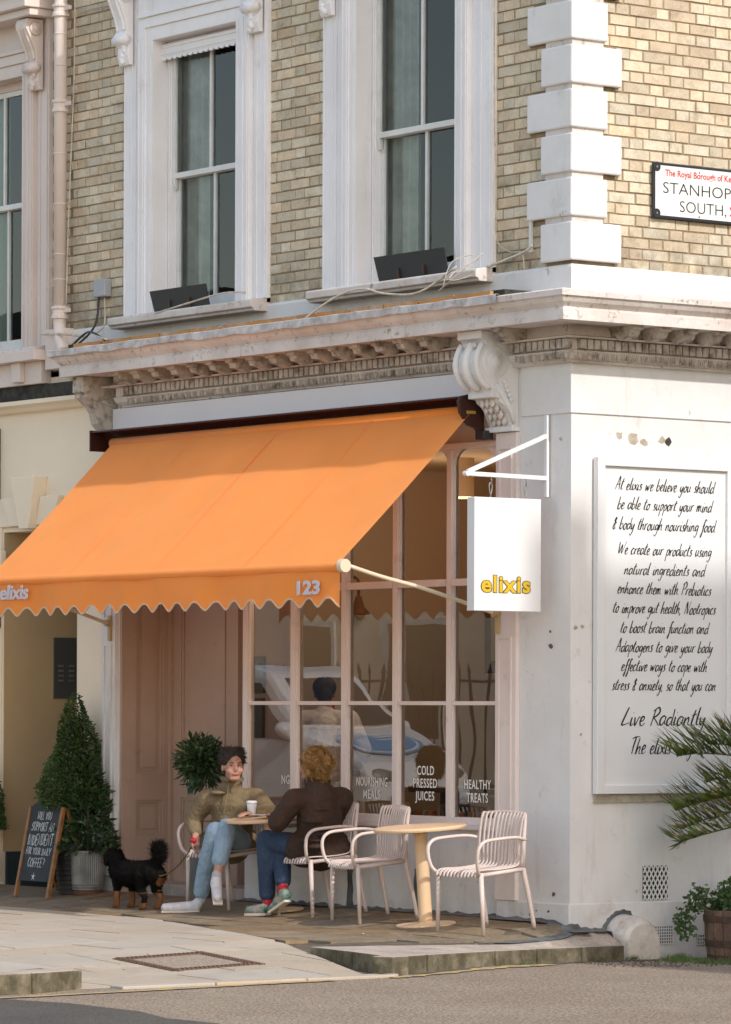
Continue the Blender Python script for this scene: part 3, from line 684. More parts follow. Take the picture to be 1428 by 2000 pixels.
# rendered band above the cornice
def lband(name, pz, M_, x0=-6.28, y1=7.0, parent=bld, left=None):
    """profile (p outward, z) swept along the front, round the corner and down the side"""
    mb = MB(); k = len(pz)
    path = [lambda p: ((x0-p if left else x0), (0.0 if left else -p)), lambda p: ((x0-p if left else x0), -p), lambda p: (p, -p), lambda p: (p, y1)]
    if not left: path = path[1:]
    for f_ in path:
        for p, z in pz: x_, y_ = f_(p); mb.v.append((x_, y_, z))
    for i in range(len(path)-1):
        for j in range(k-1):
            a = i*k+j; mb.face((a, a+k, a+k+1, a+1))
    return mb.build(name, M_, parent)
lband('band_course', [(-0.01,4.12),(0.022,4.12),(0.022,4.490),(0.012,4.505),(-0.01,4.512)], whiteM)
# lower wall core: front
DR = (-5.54,-3.88); SHOP = (-3.87,-0.775)
mb = MB()
mb.box(-5.76,-5.545,0,0.3,-0.3,4.1); mb.box(-0.775,0,0,0.3,-0.3,4.1)
mb.box(-5.545,-0.775,0.06,0.3,3.35,4.1)
lw = mb.build('lower_wall', wallW, bld)
mb = MB(); mb.box(-0.3,0,0.3,7,-0.6,4.1)
sw_ = mb.build('side_wall', wallW, bld)
# stucco course joint lines: incised groove near 3.49 on corner pier and side wall (upper storey band stands proud)
mb = MB(); mb.prism([(-0.53,0.0),(-0.53,-0.012),(0.012,-0.012),(0.012,7.0),(0.0,7.0),(0.0,0.0)], 2, 3.502, 3.86)
mb.build('frieze_band', whiteM, bld, bevel=0.004)
mb = MB(); mb.prism([(-0.53,0.0),(-0.53,-0.010),(0.010,-0.010),(0.010,7.0),(0.0,7.0),(0.0,0.0)], 2, 3.30, 3.485)
# plinth
mb = MB(); mb.prism([(-0.775,0.0),(-0.775,-0.022),(0.022,-0.022),(0.022,7.0),(0.0,7.0),(0.0,0.0)], 2, -0.6, 0.190)
mb.build('plinth', wallW, bld, bevel=0.01)
# cornice
CX0 = -5.40
corn = lband('cornice', [(0.0,4.12),(0.02,4.10),(0.30,4.16),(0.435,4.285),(0.455,4.275),(0.455,4.238),(0.44,4.228),(0.425,4.20),(0.40,4.175),(0.392,4.168),(0.392,4.158),(0.405,4.152),(0.405,4.082),(0.385,4.085),(0.10,4.085),(0.10,4.02),(0.17,4.005),(0.16,3.996),(0.085,3.994),(0.085,3.925),(0.10,3.918),(0.085,3.88),(0.05,3.852),(0.055,3.842),(0.0,3.836)], corniceM, x0=CX0, left=True)
# the lead capping lip, lumpy, front only, and the orange sealing strip behind it
mb = MB(); xx = CX0-0.47; P0 = []
while xx < -0.05: P0.append(xx); xx += random.uniform(0.09,0.2)
for i, x_ in enumerate(P0):
    r = random.uniform(-0.004, 0.004); 
    for (y_, z_) in ((-0.30,4.19),(-0.452,4.294+r),(-0.470,4.288+r),(-0.472,4.240+random.uniform(-.012,.006)),(-0.452,4.236)): mb.v.append((x_, y_, z_))
for i in range(len(P0)-1):
    for j in range(4): a = i*5+j; mb.face((a, a+1, a+6, a+5))
mb.face((0,1,2,3,4)); mb.build('lead_capping', flashM, corn)
mb = MB()
for i in range(13):
    xa = -5.75+i*0.405; xb = xa+0.392; 
    r = random.uniform(-.004,.004)
    if xb < -0.42: mb.hexa([(xa,-0.31,4.2),(xb,-0.31,4.2),(xb,-0.28,4.2),(xa,-0.28,4.2),(xa,-0.31,4.345+r),(xb,-0.31,4.345-r),(xb,-0.28,4.345-r),(xa,-0.28,4.345+r)])
mb.build('sealing_strip', tapeM, corn)
mb = MB(); mb.box(-5.9,-0.40,-0.26,-0.03,4.13,4.352); mb.build('gutter_slot_shade', darkM, corn)  # solid dark block stands in for the shade inside the slot
# modillions
mb = MB(); mb.prism([(-0.105,4.083),(-0.335,4.083),(-0.335,4.058),(-0.315,4.052),(-0.30,4.020),(-0.24,4.012),(-0.20,3.99),(-0.17,4.0),(-0.15,4.02),(-0.105,4.02)], 0, -0.042, 0.042)
mb.box(-0.05,0.05,-0.34,-0.105,4.058,4.0845)
mod = mb.mesh('modillion', grimeM)
x_ = -0.92
inst('modillion', mod, (-0.40, 0, 0), corn)
x_ = -1.25
while x_ > -5.3: inst('modillion', mod, (x_, 0, 0), corn); x_ -= 0.258
y_ = 0.30
while y_ < 3.2: inst('modillion', mod, (0, y_, 0), corn, (0,0,math.pi/2)); y_ += 0.245
# dentils
mb = MB(); mb.box(-0.0235,0.0235,-0.13,-0.084,3.928,3.990); den = mb.mesh('dentil', grimeM)
x_ = 0.085
nd = 0
while x_ > -5.38:
    if not (-0.90 < x_ < -0.54): inst('dentil', den, (x_, 0, 0), corn); nd += 1
    x_ -= 0.0645
y_ = 0.0
while y_ < 3.0: inst('dentil', den, (0, y_, 0), corn, (0,0,math.pi/2)); y_ += 0.0605
# egg and dart
mb = MB(); x_ = 0.06
while x_ > -5.35:
    if not (-0.90 < x_ < -0.50):
        mb.ell((x_,-0.088,3.885),(0.021,0.018,0.028),seg=8,rings=5); mb.box(x_+0.040,x_+0.046,-0.098,-0.07,3.86,3.912); mb.box(x_-0.028,x_-0.023,-0.10,-0.07,3.865,3.912); mb.box(x_+0.023,x_+0.028,-0.10,-0.07,3.865,3.912)
    x_ -= 0.086
y_ = 0.0
while y_ < 3.0:
    mb.ell((0.088,y_,3.885),(0.018,0.021,0.028),seg=8,rings=5); mb.box(0.07,0.098,y_+0.040,y_+0.046,3.86,3.912); mb.box(0.07,0.10,y_-0.028,y_-0.023,3.865,3.912); mb.box(0.07,0.10,y_+0.023,y_+0.028,3.865,3.912); y_ += 0.086
tag(mb.build('egg_and_dart', grimeM, corn, smooth=False), kind='stuff')
# console brackets beside the fascia
def console(xc):
    c = MB(); w_ = 0.145
    c.prism([(0,4.083),(-0.33,4.083),(-0.33,4.03),(-0.30,4.02),(-0.285,4.0),(-0.30,3.97),(-0.33,3.93),(-0.345,3.87),(-0.335,3.80),(-0.295,3.74),(-0.245,3.70),(-0.235,3.685),(-0.235,3.63),(-0.17,3.625),(-0.16,3.60),(-0.12,3.575),(-0.075,3.53),(-0.05,3.47),(-0.045,3.44),(0,3.44)], 0, xc-w_+0.012, xc+w_-0.012)
    o = c.build('console_bracket', whiteM, bld, bevel=0.004)
    f = MB()                         # raised ribs, scroll discs, leaf
    rib = [(0,-0.305,3.99),(0,-0.335,3.94),(0,-0.355,3.87),(0,-0.345,3.80),(0,-0.30,3.73),(0,-0.25,3.695)]
    for dx, r in ((-0.115,0.022),(0.0,0.03),(0.115,0.022)): f.tube(curve_pts([(xc+dx,p[1],p[2]) for p in rib],4), r, 8)
    for sx in (-1, 1):
        for rr, tk in ((0.115,0.010),(0.08,0.016),(0.045,0.026)):
            n0 = len(f.v); sg = 20
            for t_ in (0, 1):
                for k in range(sg):
                    a = 2*math.pi*k/sg; f.v.append((xc+sx*(w_-0.012+tk*t_), -0.205+rr*math.cos(a)*(1-0.12*t_), 3.87+rr*math.sin(a)*(1-0.12*t_)))
            for k in range(sg): f.face((n0+k, n0+(k+1)%sg, n0+sg+(k+1)%sg, n0+sg+k))
            f.face(tuple(n0+sg+k for k in range(sg)))
        f.tube([(xc+sx*(w_-0.01),-0.20,3.72),(xc+sx*(w_-0.01),-0.14,3.64),(xc+sx*(w_-0.01),-0.075,3.56),(xc+sx*(w_-0.01),-0.04,3.46)], [0.02,0.022,0.02,0.014], 8)
        for q in range(5): f.ell((xc+sx*(w_-0.005),-0.13+0.015*q,3.74-0.03*q),(0.012,0.022,0.02),seg=8,rings=5)
    f.build('scroll', whiteM, o, smooth=True)
    f = MB()
    for r_ in range(4):
        for q in (-1,0,1): f.ell((xc+q*0.055,-0.17+0.035*r_,3.60-0.04*r_),(0.026,0.018,0.034),seg=8,rings=5)
    for q in (-0.05,0.04): f.ell((xc+q,-0.315,3.985),(0.028,0.02,0.022),seg=8,rings=5)
    tag(f.build('acanthus_leaf', corniceM, o, smooth=True), kind='stuff')
    mb = MB(); mb.box(xc-w_-0.005,xc+w_+0.005,-0.072,0.0,3.405,3.44); mb.build('console_base', whiteM, o, bevel=0.004)
console(-0.70)
mb = MB(); mb.prism([(0,3.836),(-0.30,3.92),(-0.30,3.95),(-0.33,3.96),(-0.33,4.083),(0,4.083)], 0, -5.73, -5.58)
mb.prism([(0,3.60),(-0.10,3.66),(-0.16,3.72),(-0.18,3.80),(-0.22,3.86),(-0.2999,3.9199),(0,3.8359)], 0, -5.728, -5.582); mb.build('corbel', grimeM, bld, bevel=0.006)
# pilasters
def pilaster(x0, x1, M_):
    mb = MB(); mb.box(x0, x1, -0.035, 0.0, 0.19, 3.40)
    o = mb.build('pilaster', M_, bld, bevel=0.003)
    mb = MB(); a, b = x0+0.055, x1-0.055
    for z0, z1 in ((0.42,2.0),(2.2,3.3)):
        mb.box(a-.014,a,-0.047,-0.0352,z0,z1); mb.box(b,b+.014,-0.047,-0.0352,z0,z1); mb.box(a,b,-0.047,-0.0352,z1-.014,z1); mb.box(a,b,-0.047,-0.0352,z0,z0+.014)
    mb.build('pilaster_moulding', M_, o)
    return o
pilaster(-0.775, -0.548, pinkW); pilaster(-5.758, -5.562, fasciaM if False else whiteM)
# fascia board
mb = MB(); mb.box(-5.565,-0.87,-0.062,0.055,3.668,3.836); fb = mb.build('fascia_board', fasciaM, bld, bevel=0.003)
# stall riser and sill
mb = MB(); mb.box(-3.86,-0.776,0.02,0.15,-0.2,0.66); mb.build('stall_riser', wallW, bld)
mb = MB(); mb.box(-3.90,-0.78,-0.03,0.15,0.66,0.692); mb.box(-3.88,-0.778,0.0,0.14,0.6925,0.745); mb.build('shop_sill', pinkW, bld, bevel=0.003)
# tar line at the base
def tarblob(path, name='bitumen_seal'):
    mb = MB(); P = path
    for (a, b_) in zip(P, P[1:]):
        pass
    k = len(P)
    for x_, y_, nx, ny, hz, wd, zg in P:
        mb.v += [(x_+nx*0.006, y_+ny*0.006, zg+hz), (x_+nx*0.02, y_+ny*0.02, zg+hz*0.25+0.004), (x_+nx*wd, y_+ny*wd, zg+0.0045)]
    for i in range(k-1):
        for j in range(2): a = i*3+j; mb.face((a, a+3, a+4, a+1))
    return tag(mb.build(name, tarM), kind='structure')
P = []; x_ = -3.86
while x_ < -0.02:
    y0 = 0.02 if x_ < -0.776 else -0.022
    P.append((x_, y0, 0, -1, random.uniform(0.012,0.03), random.uniform(0.07,0.11), zb(x_, y0-0.06))); x_ += 0.045
tarblob(P)
P = []
for t_ in range(24):
    y_ = -0.1+t_*0.025; P.append((0.022, y_, 1, 0, random.uniform(0.02,0.035)+(0.02 if t_ < 7 else 0), random.uniform(0.06,0.1)+(0.08 if t_ < 8 else 0), zb(0.10,y_) if y_<0.3 else -0.07))
tarblob(P)
mb = MB(); TL = curve_pts([(p[0], p[1], 0) for p in tarline], 8)
for i, p in enumerate(TL):
    d = (TL[min(i+1, len(TL)-1)]-TL[max(i-1,0)]).normalized(); s_ = Vector((-d.y, d.x, 0)); wd = (0.008 if i < 10 else 0.014+0.035*min(1,(i-10)/16))+random.uniform(0,.012)
    for q in (p+s_*wd, p-s_*wd): mb.v.append((q.x, q.y, zb(q.x, q.y)+0.008))
for i in range(len(TL)-1): mb.face((2*i, 2*i+1, 2*i+3, 2*i+2))
tag(mb.build('bitumen_seal', tarM), kind='structure')
for xs_, z1_ in ((-1.72,0.33),(-2.52,0.3)):   # tar smears up the riser
    mb = MB(); n = 9
    for i in range(n):
        t = i/(n-1); wv = 0.045*(1-0.25*t)+random.uniform(-.008,.008)
        mb.v += [(xs_-wv, 0.0165, 0.04+t*z1_),(xs_+wv*random.uniform(.7,1.1), 0.0165, 0.04+t*z1_)]
    for i in range(n-1): mb.face((2*i,2*i+1,2*i+3,2*i+2))
    mb.build('tar_smear', tarM, bld)

# ------------------------------------------------------------------ upper windows
def consoleB(x0, x1, zb_, zt, parent, M_=trimM, p=0.20):
    h = zt-zb_; q = lambda f: zb_+h*f
    c = MB(); c.prism([(-.05,q(1)),(-p,q(1)),(-p-.015,q(.93)),(-p-.01,q(.85)),(-p*.85,q(.72)),(-p*.62,q(.55)),(-p*.55,q(.42)),(-p*.68,q(.36)),(-p*.72,q(.29)),(-p*.6,q(.25)),(-p*.45,q(.22)),(-p*.5,q(.12)),(-p*.4,q(.0)),(-.05,q(0))], 0, x0, x1)
    o = c.build('scroll_bracket', M_, parent, bevel=0.004)
    f = MB(); xc = (x0+x1)/2
    for dx in (-.3,.3): f.tube(curve_pts([(xc+dx*(x1-x0),-p-.012,q(.9)),(xc+dx*(x1-x0),-p*.88,q(.72)),(xc+dx*(x1-x0),-p*.66,q(.55)),(xc+dx*(x1-x0),-p*.58,q(.42))],3), 0.012, 6)
    f.tube([(x0-.012,-p*.56,q(.31)),(x1+.012,-p*.56,q(.31))], 0.038, 10)
    for sx, x_ in ((-1,x0),(1,x1)):
        f.tube([(x_,-p*.62,q(.86)),(x_+sx*.014,-p*.62,q(.86))], [0.06,0.05], 14); f.tube([(x_+sx*.01,-p*.62,q(.86)),(x_+sx*.022,-p*.62,q(.86))], [0.03,0.022], 10)
    for i in range(6): f.ell((xc+random.uniform(-.03,.03),-p*.5,q(.04+.035*i)),(0.025,0.02,0.025),seg=8,rings=5)
    f.build('scroll_carving', M_, o, smooth=True)
    return o
def sash_window(nm, x0, x1, z0, zh, rail, outL, outR, arch, label_=None, ztop=8.3, M_=trimM, curt=curtM, brk=None, valance=True, parent=bld, hood=None):
    wroot = MB()
    # surround: outer pilaster strips + moulded architrave
    aw = arch
    for (a, b, p) in ((outL, outL+0.055*3, 0.030),(x0-aw*0.66, x0-aw*0.30, 0.062),(x0-aw*0.30, x0, 0.050)): wroot.box(a, b, -p, 0.012, z0-0.03, ztop)
    for (a, b, p) in ((outR-0.055*3, outR, 0.030),(x1+aw*0.30, x1+aw*0.66, 0.062),(x1, x1+aw*0.30, 0.050)): wroot.box(a, b, -p, 0.012, z0-0.03, ztop)
    wroot.box(outL+0.165, x0-aw*0.66, -0.018, 0.012, z0-0.03, ztop); wroot.box(x1+aw*0.66, outR-0.165, -0.018, 0.012, z0-0.03, ztop)
    for a in (outL+0.02, outL+0.12): wroot.box(a, a+0.012, -0.038, -0.0302, z0, ztop)
    for a in (outR-0.032, outR-0.132): wroot.box(a, a+0.012, -0.038, -0.0302, z0, ztop)
    for a, b in ((x0-aw*0.42, x0-aw*0.36),(x1+aw*0.36, x1+aw*0.42),(x0-aw*0.62, x0-aw*0.58),(x1+aw*0.58, x1+aw*0.62)): wroot.box(a, b, -0.070, -0.0622, z0, zh)
    for a, b in ((x0-aw*0.10, x0-aw*0.06),(x1+aw*0.06, x1+aw*0.10)): wroot.box(a, b, -0.056, -0.0502, z0, zh)
    o = wroot.build('window', M_, parent, bevel=0.003)
    h = MB()                                         # head mouldings
    h.box(x0, x1, -0.050, 0.0, zh, zh+0.09); h.box(x0-aw*0.3, x1+aw*0.3, -0.066, 0.0, zh+0.0905, zh+0.17); h.box(x0-aw*0.6, x1+aw*0.6, -0.085, 0.0, zh+0.1705, zh+0.20)
    h.box(x0-aw*0.6, x1+aw*0.6, -0.040, 0.0, zh+0.2005, zh+0.50)
    h.box(outL-0.05, outR+0.05, -0.20, 0.0, zh+0.5005, zh+0.60)
    h.build('window_head', M_, o, bevel=0.004)
    r = MB(); yb = 0.20                              # reveals + soffit
    r.box(x0-0.001, x0+0.010, -0.049, yb, z0, zh); r.box(x1-0.010, x1+0.001, -0.049, yb, z0, zh); r.box(x0+0.010, x1-0.010, -0.049, yb, zh-0.01, zh+0.001); r.build('reveal', M_, o)
    s = MB(); ys = 0.095                             # box frame and staff bead
    s.box(x0+.0105, x0+0.05, ys, ys+0.10, z0, zh); s.box(x1-0.05, x1-.0105, ys, ys+0.10, z0, zh); s.box(x0+0.05, x1-0.05, ys, ys+0.10, zh-0.075, zh-.0105)
    s.box(x0+0.03, x0+0.042, ys-0.012, ys-0.0005, z0, zh); s.build('window_frame', M_, o, bevel=0.003)
    xi0, xi1 = x0+0.052, x1-0.052; xm = (xi0+xi1)/2
    for (a, b, yy_, nmn) in ((rail-0.02, zh-0.076, ys+0.012, 'upper_sash'), (z0+0.03, rail+0.02, ys+0.052, 'lower_sash')):
        t = MB(); lo = nmn == 'lower_sash'
        t.box(xi0, xi0+0.040, yy_, yy_+0.038, a, b); t.box(xi1-0.040, xi1, yy_, yy_+0.038, a, b)
        t.box(xi0+0.040, xi1-0.040, yy_, yy_+0.038, a, a+(0.085 if lo else 0.042)); t.box(xi0+0.040, xi1-0.040, yy_, yy_+0.038, b-0.042, b)
        t.box(xm-0.014, xm+0.014, yy_+0.001, yy_+0.036, a+0.04, b-0.04)
        if not lo:
            for xq in (xi0, xi1-0.04): t.prism([(yy_-0.002,a),(yy_+0.03,a),(yy_+0.03,a-0.07),(yy_+0.018,a-0.085),(yy_+0.006,a-0.06)], 0, xq+0.002, xq+0.038)
        so_ = t.build('sash', sashM, o, bevel=0.002)
        for (p, q) in ((xi0+0.038, xm-0.013),(xm+0.013, xi1-0.038)):
            gq = MB(); tw = random.uniform(-.0012,.0012); gq.v = [(p,yy_+0.02,a+0.04),(q,yy_+0.02+tw,a+0.04),(q,yy_+0.02+tw,b-0.04),(p,yy_+0.02,b-0.04)]; gq.face((0,1,2,3)); gq.build('pane', glassU, o)
    # sill
    sb = MB(); sb.prism([(0.2,z0+0.03),(0.10,z0+0.03),(-0.165,z0-0.010),(-0.172,z0-0.02),(-0.172,z0-0.068),(-0.15,z0-0.075),(-0.14,z0-0.095),(0.0,z0-0.095)], 0, outL-0.01 if outL > -6 else outL, outR-0.0)
    sb.build('window_sill', corniceM, o, bevel=0.006)
    # curtains and dark room
    c = MB()
    for (ca, cb) in ((x0-0.05, x0+0.40),(x1-0.30, x1+0.05)):
        n = 26; base = len(c.v)
        for i in range(n+1):
            xx = ca+(cb-ca)*i/n; yy_ = 0.245+0.03*math.sin(i*1.15)+0.010*math.sin(i*2.7)
            c.v += [(xx, yy_, z0+0.05), (xx, yy_, zh+0.1)]
        for i in range(n): a = base+2*i; c.face((a, a+2, a+3, a+1))
    c.build('curtain', curt, o, smooth=True)
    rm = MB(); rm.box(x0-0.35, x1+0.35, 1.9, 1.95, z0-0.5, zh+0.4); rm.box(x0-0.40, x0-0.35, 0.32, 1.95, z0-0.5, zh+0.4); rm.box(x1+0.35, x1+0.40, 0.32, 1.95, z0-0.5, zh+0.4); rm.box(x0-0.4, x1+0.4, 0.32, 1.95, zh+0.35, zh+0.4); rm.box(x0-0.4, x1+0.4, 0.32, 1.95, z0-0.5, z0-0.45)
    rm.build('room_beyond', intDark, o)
    if valance:                                       # scalloped blind pelmet
        v = MB(); n = 16; za, zt_ = zh-0.135, zh-0.012; y_ = 0.035
        v.box(x0+0.002, x1-0.002, y_, y_+0.02, za, zt_-0.03); v.box(x0+0.002, x1-0.002, y_-0.01, y_-0.0005, zt_-0.058, zt_-0.045); v.box(x0+0.002, x1-0.002, y_-0.008, y_-0.0005, za+0.014, za+0.022)
        v.build('blind_pelmet', M_, o)
        v = MB(); wd = (x1-x0-0.004)/n
        for i in range(n):
            xc = x0+0.002+wd*(i+0.5); pts = [(xc+wd/2*math.cos(math.pi+math.pi*k/8), za-0.001+0.03*math.sin(math.pi+math.pi*k/8)) for k in range(9)]
            v.prism(pts, 1, y_+0.002, y_+0.016)
        v.build('scalloped_edge', M_, o)
    if brk:
        for b_ in brk: consoleB(*b_, o, M_)
    return o
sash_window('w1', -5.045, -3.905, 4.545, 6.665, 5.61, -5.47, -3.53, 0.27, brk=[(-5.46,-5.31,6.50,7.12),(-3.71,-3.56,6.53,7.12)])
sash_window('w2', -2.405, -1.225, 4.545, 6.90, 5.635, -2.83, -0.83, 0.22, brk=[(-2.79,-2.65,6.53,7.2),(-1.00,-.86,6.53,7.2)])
# black boot-guard plates standing on the sills
def plate(x0, x1, z0, z1, label):
    r = empty('sill_plate', ((x0+x1)/2-0.06, -0.105, z0), 0, label, 'metal plate', 'black plates on the window sills')
    w_ = (x1-x0)/2; h = z1-z0
    mb = MB(); mb.hexa([(-w_+.03,-.01,0),(w_-.01,-.01,0),(w_-.01,0,0),(-w_+.03,0,0),(-w_-.0,-.045,h),(w_-.02,-.045,h),(w_-.02,-.035,h),(-w_-.0,-.035,h)]); mb.build('panel', blackM, r)
    for xx in (-w_*0.35, w_*0.35):
        mb = MB(); mb.bar((xx,-0.022,0.0),(xx,-0.036,0.1),0.014,0.012); mb.build('bracket', hoopM, r)
plate(-4.86,-4.08,4.515,4.70,'dark flat metal plate on the sill of the left full window')
plate(-1.98,-1.14,4.515,4.715,'dark flat metal plate on the sill of the window nearest the corner')
# cables
def cable(pts, r, M_, label, cat='cable', parent=None, name='cable'):
    mb = MB(); mb.tube(curve_pts(pts, 5), r, 6); o = mb.build(name, M_, parent, smooth=True)
    if not parent: tag(o, label, cat)
    return o
cabM = mat('old_white_cable', (0.62,0.56,0.46), 0.6, (0.4,0.34,0.26), 20, 0.5)
cable([(-0.80,-0.05,7.4),(-0.79,-0.05,6.3),(-0.78,-0.05,5.5),(-0.76,-0.05,5.1),(-0.77,-0.04,4.75),(-0.62,-0.05,4.64),(-0.48,-0.05,4.62),(-0.45,-0.05,4.5)], 0.005, cabM, 'thin pale cable running down the brick beside the corner window')
cable([(-0.84,-0.07,4.55),(-0.66,-0.06,4.58),(-0.44,-0.06,4.62),(-0.36,-0.05,4.66)], 0.009, cabM, 'short pale cable crossing below the corner brickwork')
cable([(-4.6,-0.3,4.50),(-4.2,-0.27,4.55),(-3.85,-0.2,4.60),(-3.7,-0.1,4.60)], 0.007, cabM, 'pale cable lying across the sill of the left full window')
cable([(-2.6,-0.36,4.30),(-2.3,-0.3,4.44),(-2.0,-0.28,4.48),(-1.7,-0.3,4.42),(-1.3,-0.3,4.40),(-0.95,-0.25,4.55)], 0.008, cabM, 'loose cable looping in the gutter under the corner window')
0 and cable([(-2.5,-0.34,4.32),(-2.15,-0.31,4.43),(-1.9,-0.29,4.44),(-1.6,-0.33,4.37),(-1.2,-0.28,4.45),(-0.9,-0.2,4.60)], 0.006, mat('grey_cable',(0.3,0.28,0.25),0.6), 'grey cable looping in the gutter under the corner window')
for i in range(4):
    a = Vector((-1.02+random.uniform(-.1,.1), -0.3, 4.42+random.uniform(-.03,.1))); b = Vector((-0.88+random.uniform(-.08,.08), -0.12, 4.55+random.uniform(-.05,.12)))
    mm_ = (a+b)/2+Vector((random.uniform(-.06,.06),-.04,random.uniform(-.05,.08)))
    cable([a, mm_, b], 0.0035, cabM, '', parent=bld, name='frayed_rope')
cable([(-6.45,-0.16,4.48),(-6.15,-0.15,4.46),(-5.85,-0.12,4.42)], 0.011, cabM, 'short white pipe tied across the foot of the drainpipe')
cable([(-5.80,-0.04,4.75),(-5.80,-0.08,4.5),(-5.92,-0.2,4.33)], 0.010, mat('dark_cable',(0.05,0.045,0.04),0.6), 'dark cable drop under the grey junction box')
cable([(-5.72,-0.04,4.72),(-5.66,-0.08,4.5),(-5.45,-0.3,4.4),(-5.2,-0.36,4.34)], 0.007, cabM, 'white cable bending from the grey junction box into the gutter')
cable([(-5.95,-0.25,4.30),(-5.75,-0.22,4.42),(-5.5,-0.3,4.42),(-5.25,-0.34,4.34)], 0.009, mat('dark_cable',(0.05,0.045,0.04),0.6), 'thick dark cable lying in the gutter beneath the junction box')
mb = MB(); mb.box(-5.84,-5.68,-0.07,0.0,4.73,4.87); tag(mb.build('junction_box', mat('grey_plastic_box',(0.36,0.37,0.39),0.5), bevel=0.008), 'small grey junction box on the brickwork left of the left full window', 'junction box')
mb = MB(); mb.box(-0.44,-0.415,-0.02,0.0,4.62,4.9); tag(mb.build('cable_cover', sashM), 'short white cable cover strip on brick beside the quoins', 'cable cover')

# ------------------------------------------------------------------ shop window
sw = MB(); FX = [(-3.88,-3.812),(-3.265,-3.187),(-2.632,-2.560),(-2.014,-1.944),(-1.386,-1.318),(-0.812,-0.776)]
sw.box(-3.88,-0.776,0.0,0.075,3.318,3.36)
swo = sw.build('shop_window', pinkW, bld, bevel=0.003)
for a, b in FX:
    q = MB(); q.box(a+0.008, b-0.008, 0.004, 0.072, 0.745, 3.317); q.box(a, b, 0.022, 0.06, 0.745, 3.317); q.build('mullion', pinkW, swo, bevel=0.002)
for (a0, a1), (b0, b1_) in zip(FX, FX[1:]):
    q = MB(); q.box(a1, b0, 0.0, 0.072, 2.362, 2.412); q.build('transom', pinkW, swo, bevel=0.003)
    q = MB(); q.box(a1, b0, 0.012, 0.060, 1.528, 1.556); q.build('glazing_bar', pinkW, swo, bevel=0.002)
    for z0, z1 in ((0.745,1.528),(1.556,2.362),(2.412,3.318)):
        tw = random.uniform(-.0015,.0015); q = MB(); q.v = [(a1-.002,0.042,z0-.002),(b0+.002,0.042+tw,z0-.002),(b0+.002,0.042+tw,z1+.002),(a1-.002,0.042,z1+.002)]; q.face((0,1,2,3)); q.build('pane', glassM, swo)
    # rounded top corners of the lights
for xc, sx in ((-0.812,-1),(-1.318,1),(-1.386,-1),(-1.944,1)):
    R_ = 0.11 if xc != -0.812 else 0.2; pts = [(xc,3.318)]+[(xc+sx*R_*(1-math.sin(t*math.pi/2/6)), 3.318-R_*(1-math.cos(t*math.pi/2/6))) for t in range(7)]
    q = MB(); q.prism(pts, 1, 0.02, 0.06); q.build('corner_spandrel', pinkW, swo)
# lettering on the glass
YT = 0.038
def vin(s, xc, zc, size=0.092, sx=0.74): return text('lettering', s, size, vinylM, (xc, YT, zc), FRONT, swo, offset=0.0008, extrude=0.0008, sx=sx, spacing=1.12)
vin('COLD', -1.655, 1.035); vin('PRESSED', -1.66, 0.945); vin('JUICES', -1.66, 0.855)
vin('HEALTHY', -1.06, 0.945, sx=0.7); vin('TREATS', -1.06, 0.852, sx=0.7)
vin('NOURISHING', -2.29, 0.945, sx=0.62); vin('MEALS', -2.29, 0.855)
vin('NG', -3.36, 0.945)
# return glazing of the lobby
q = MB(); q.box(-3.86,-3.80,0.42,0.48,0.7,3.32); q.box(-3.86,-3.82,0.072,0.42,1.53,1.556); q.box(-3.86,-3.82,0.072,0.42,2.36,2.41); q.box(-3.86,-3.80,0.072,0.42,0.0,0.74); q.build('return_frame', pinkM, swo)
q = MB(); q.v = [(-3.84,0.07,0.74),(-3.84,0.42,0.74),(-3.84,0.42,3.3),(-3.84,0.07,3.3)]; q.face((0,1,2,3)); q.build('pane', glassM, swo)
# lobby: panelled return wall and door
lob = MB(); lob.box(-5.62,-5.545,0.3,0.50,-0.2,3.36); lob.box(-5.545,-3.80,0.47,0.53,-0.2,3.36) if False else None
lob.box(-5.545,-3.86,0.0605,0.6,3.30,3.349)
lob.box(-5.545,-3.86,0.5,0.56,2.9,3.30)
lo = lob.build('porch', pinkM, bld)
def panelled(root, origin, ax, W_, panels, stile=0.0, name='panelled_lining'):
    """ax 'x': runs along X facing -Y ; ax 'y': runs along Y facing +X"""
    mb = MB()
    def bx(u0,u1,d0,d1,z0,z1):
        if ax == 'x': mb.box(origin[0]+u0, origin[0]+u1, origin[1]-d1, origin[1]-d0, z0, z1)
        else: mb.box(origin[0]+d0, origin[0]+d1, origin[1]+u0, origin[1]+u1, z0, z1)
    zs = sorted(panels); pu0, pu1 = panels[0][0], panels[0][1]
    bx(0, W_, -0.02, 0.004, -0.1, 3.30)
    bx(0, pu0, 0.0, 0.028, 0.05, 3.30); bx(pu1, W_, 0.0, 0.028, 0.05, 3.30)
    zz = 0.05
    for u0, u1, z0, z1 in panels:
        bx(pu0, pu1, 0.0, 0.028, zz, z0); zz = z1
        bx(u0, u0+0.02, 0.0, 0.018, z0, z1); bx(u1-0.02, u1, 0.0, 0.018, z0, z1); bx(u0+0.02, u1-0.02, 0.0, 0.018, z0, z0+0.02); bx(u0+0.02, u1-0.02, 0.0, 0.018, z1-0.02, z1)
        bx(u0+0.055, u1-0.055, 0.0, 0.014, z0+0.055, z1-0.055)
    bx(pu0, pu1, 0.0, 0.028, zz, 3.30)
    return mb.build(name, pinkM, root, bevel=0.002)
panelled(lo, (-5.545, 0.02), 'y', 0.47, [(0.12,0.37,0.50,0.78),(0.12,0.37,0.98,3.1)])
q = MB(); q.box(-5.545,-5.515,0.0,0.018,0.0,3.3); q.box(-5.545,-5.49,0.44,0.49,0.0,3.3); q.build('door_architrave', pinkM, lo)
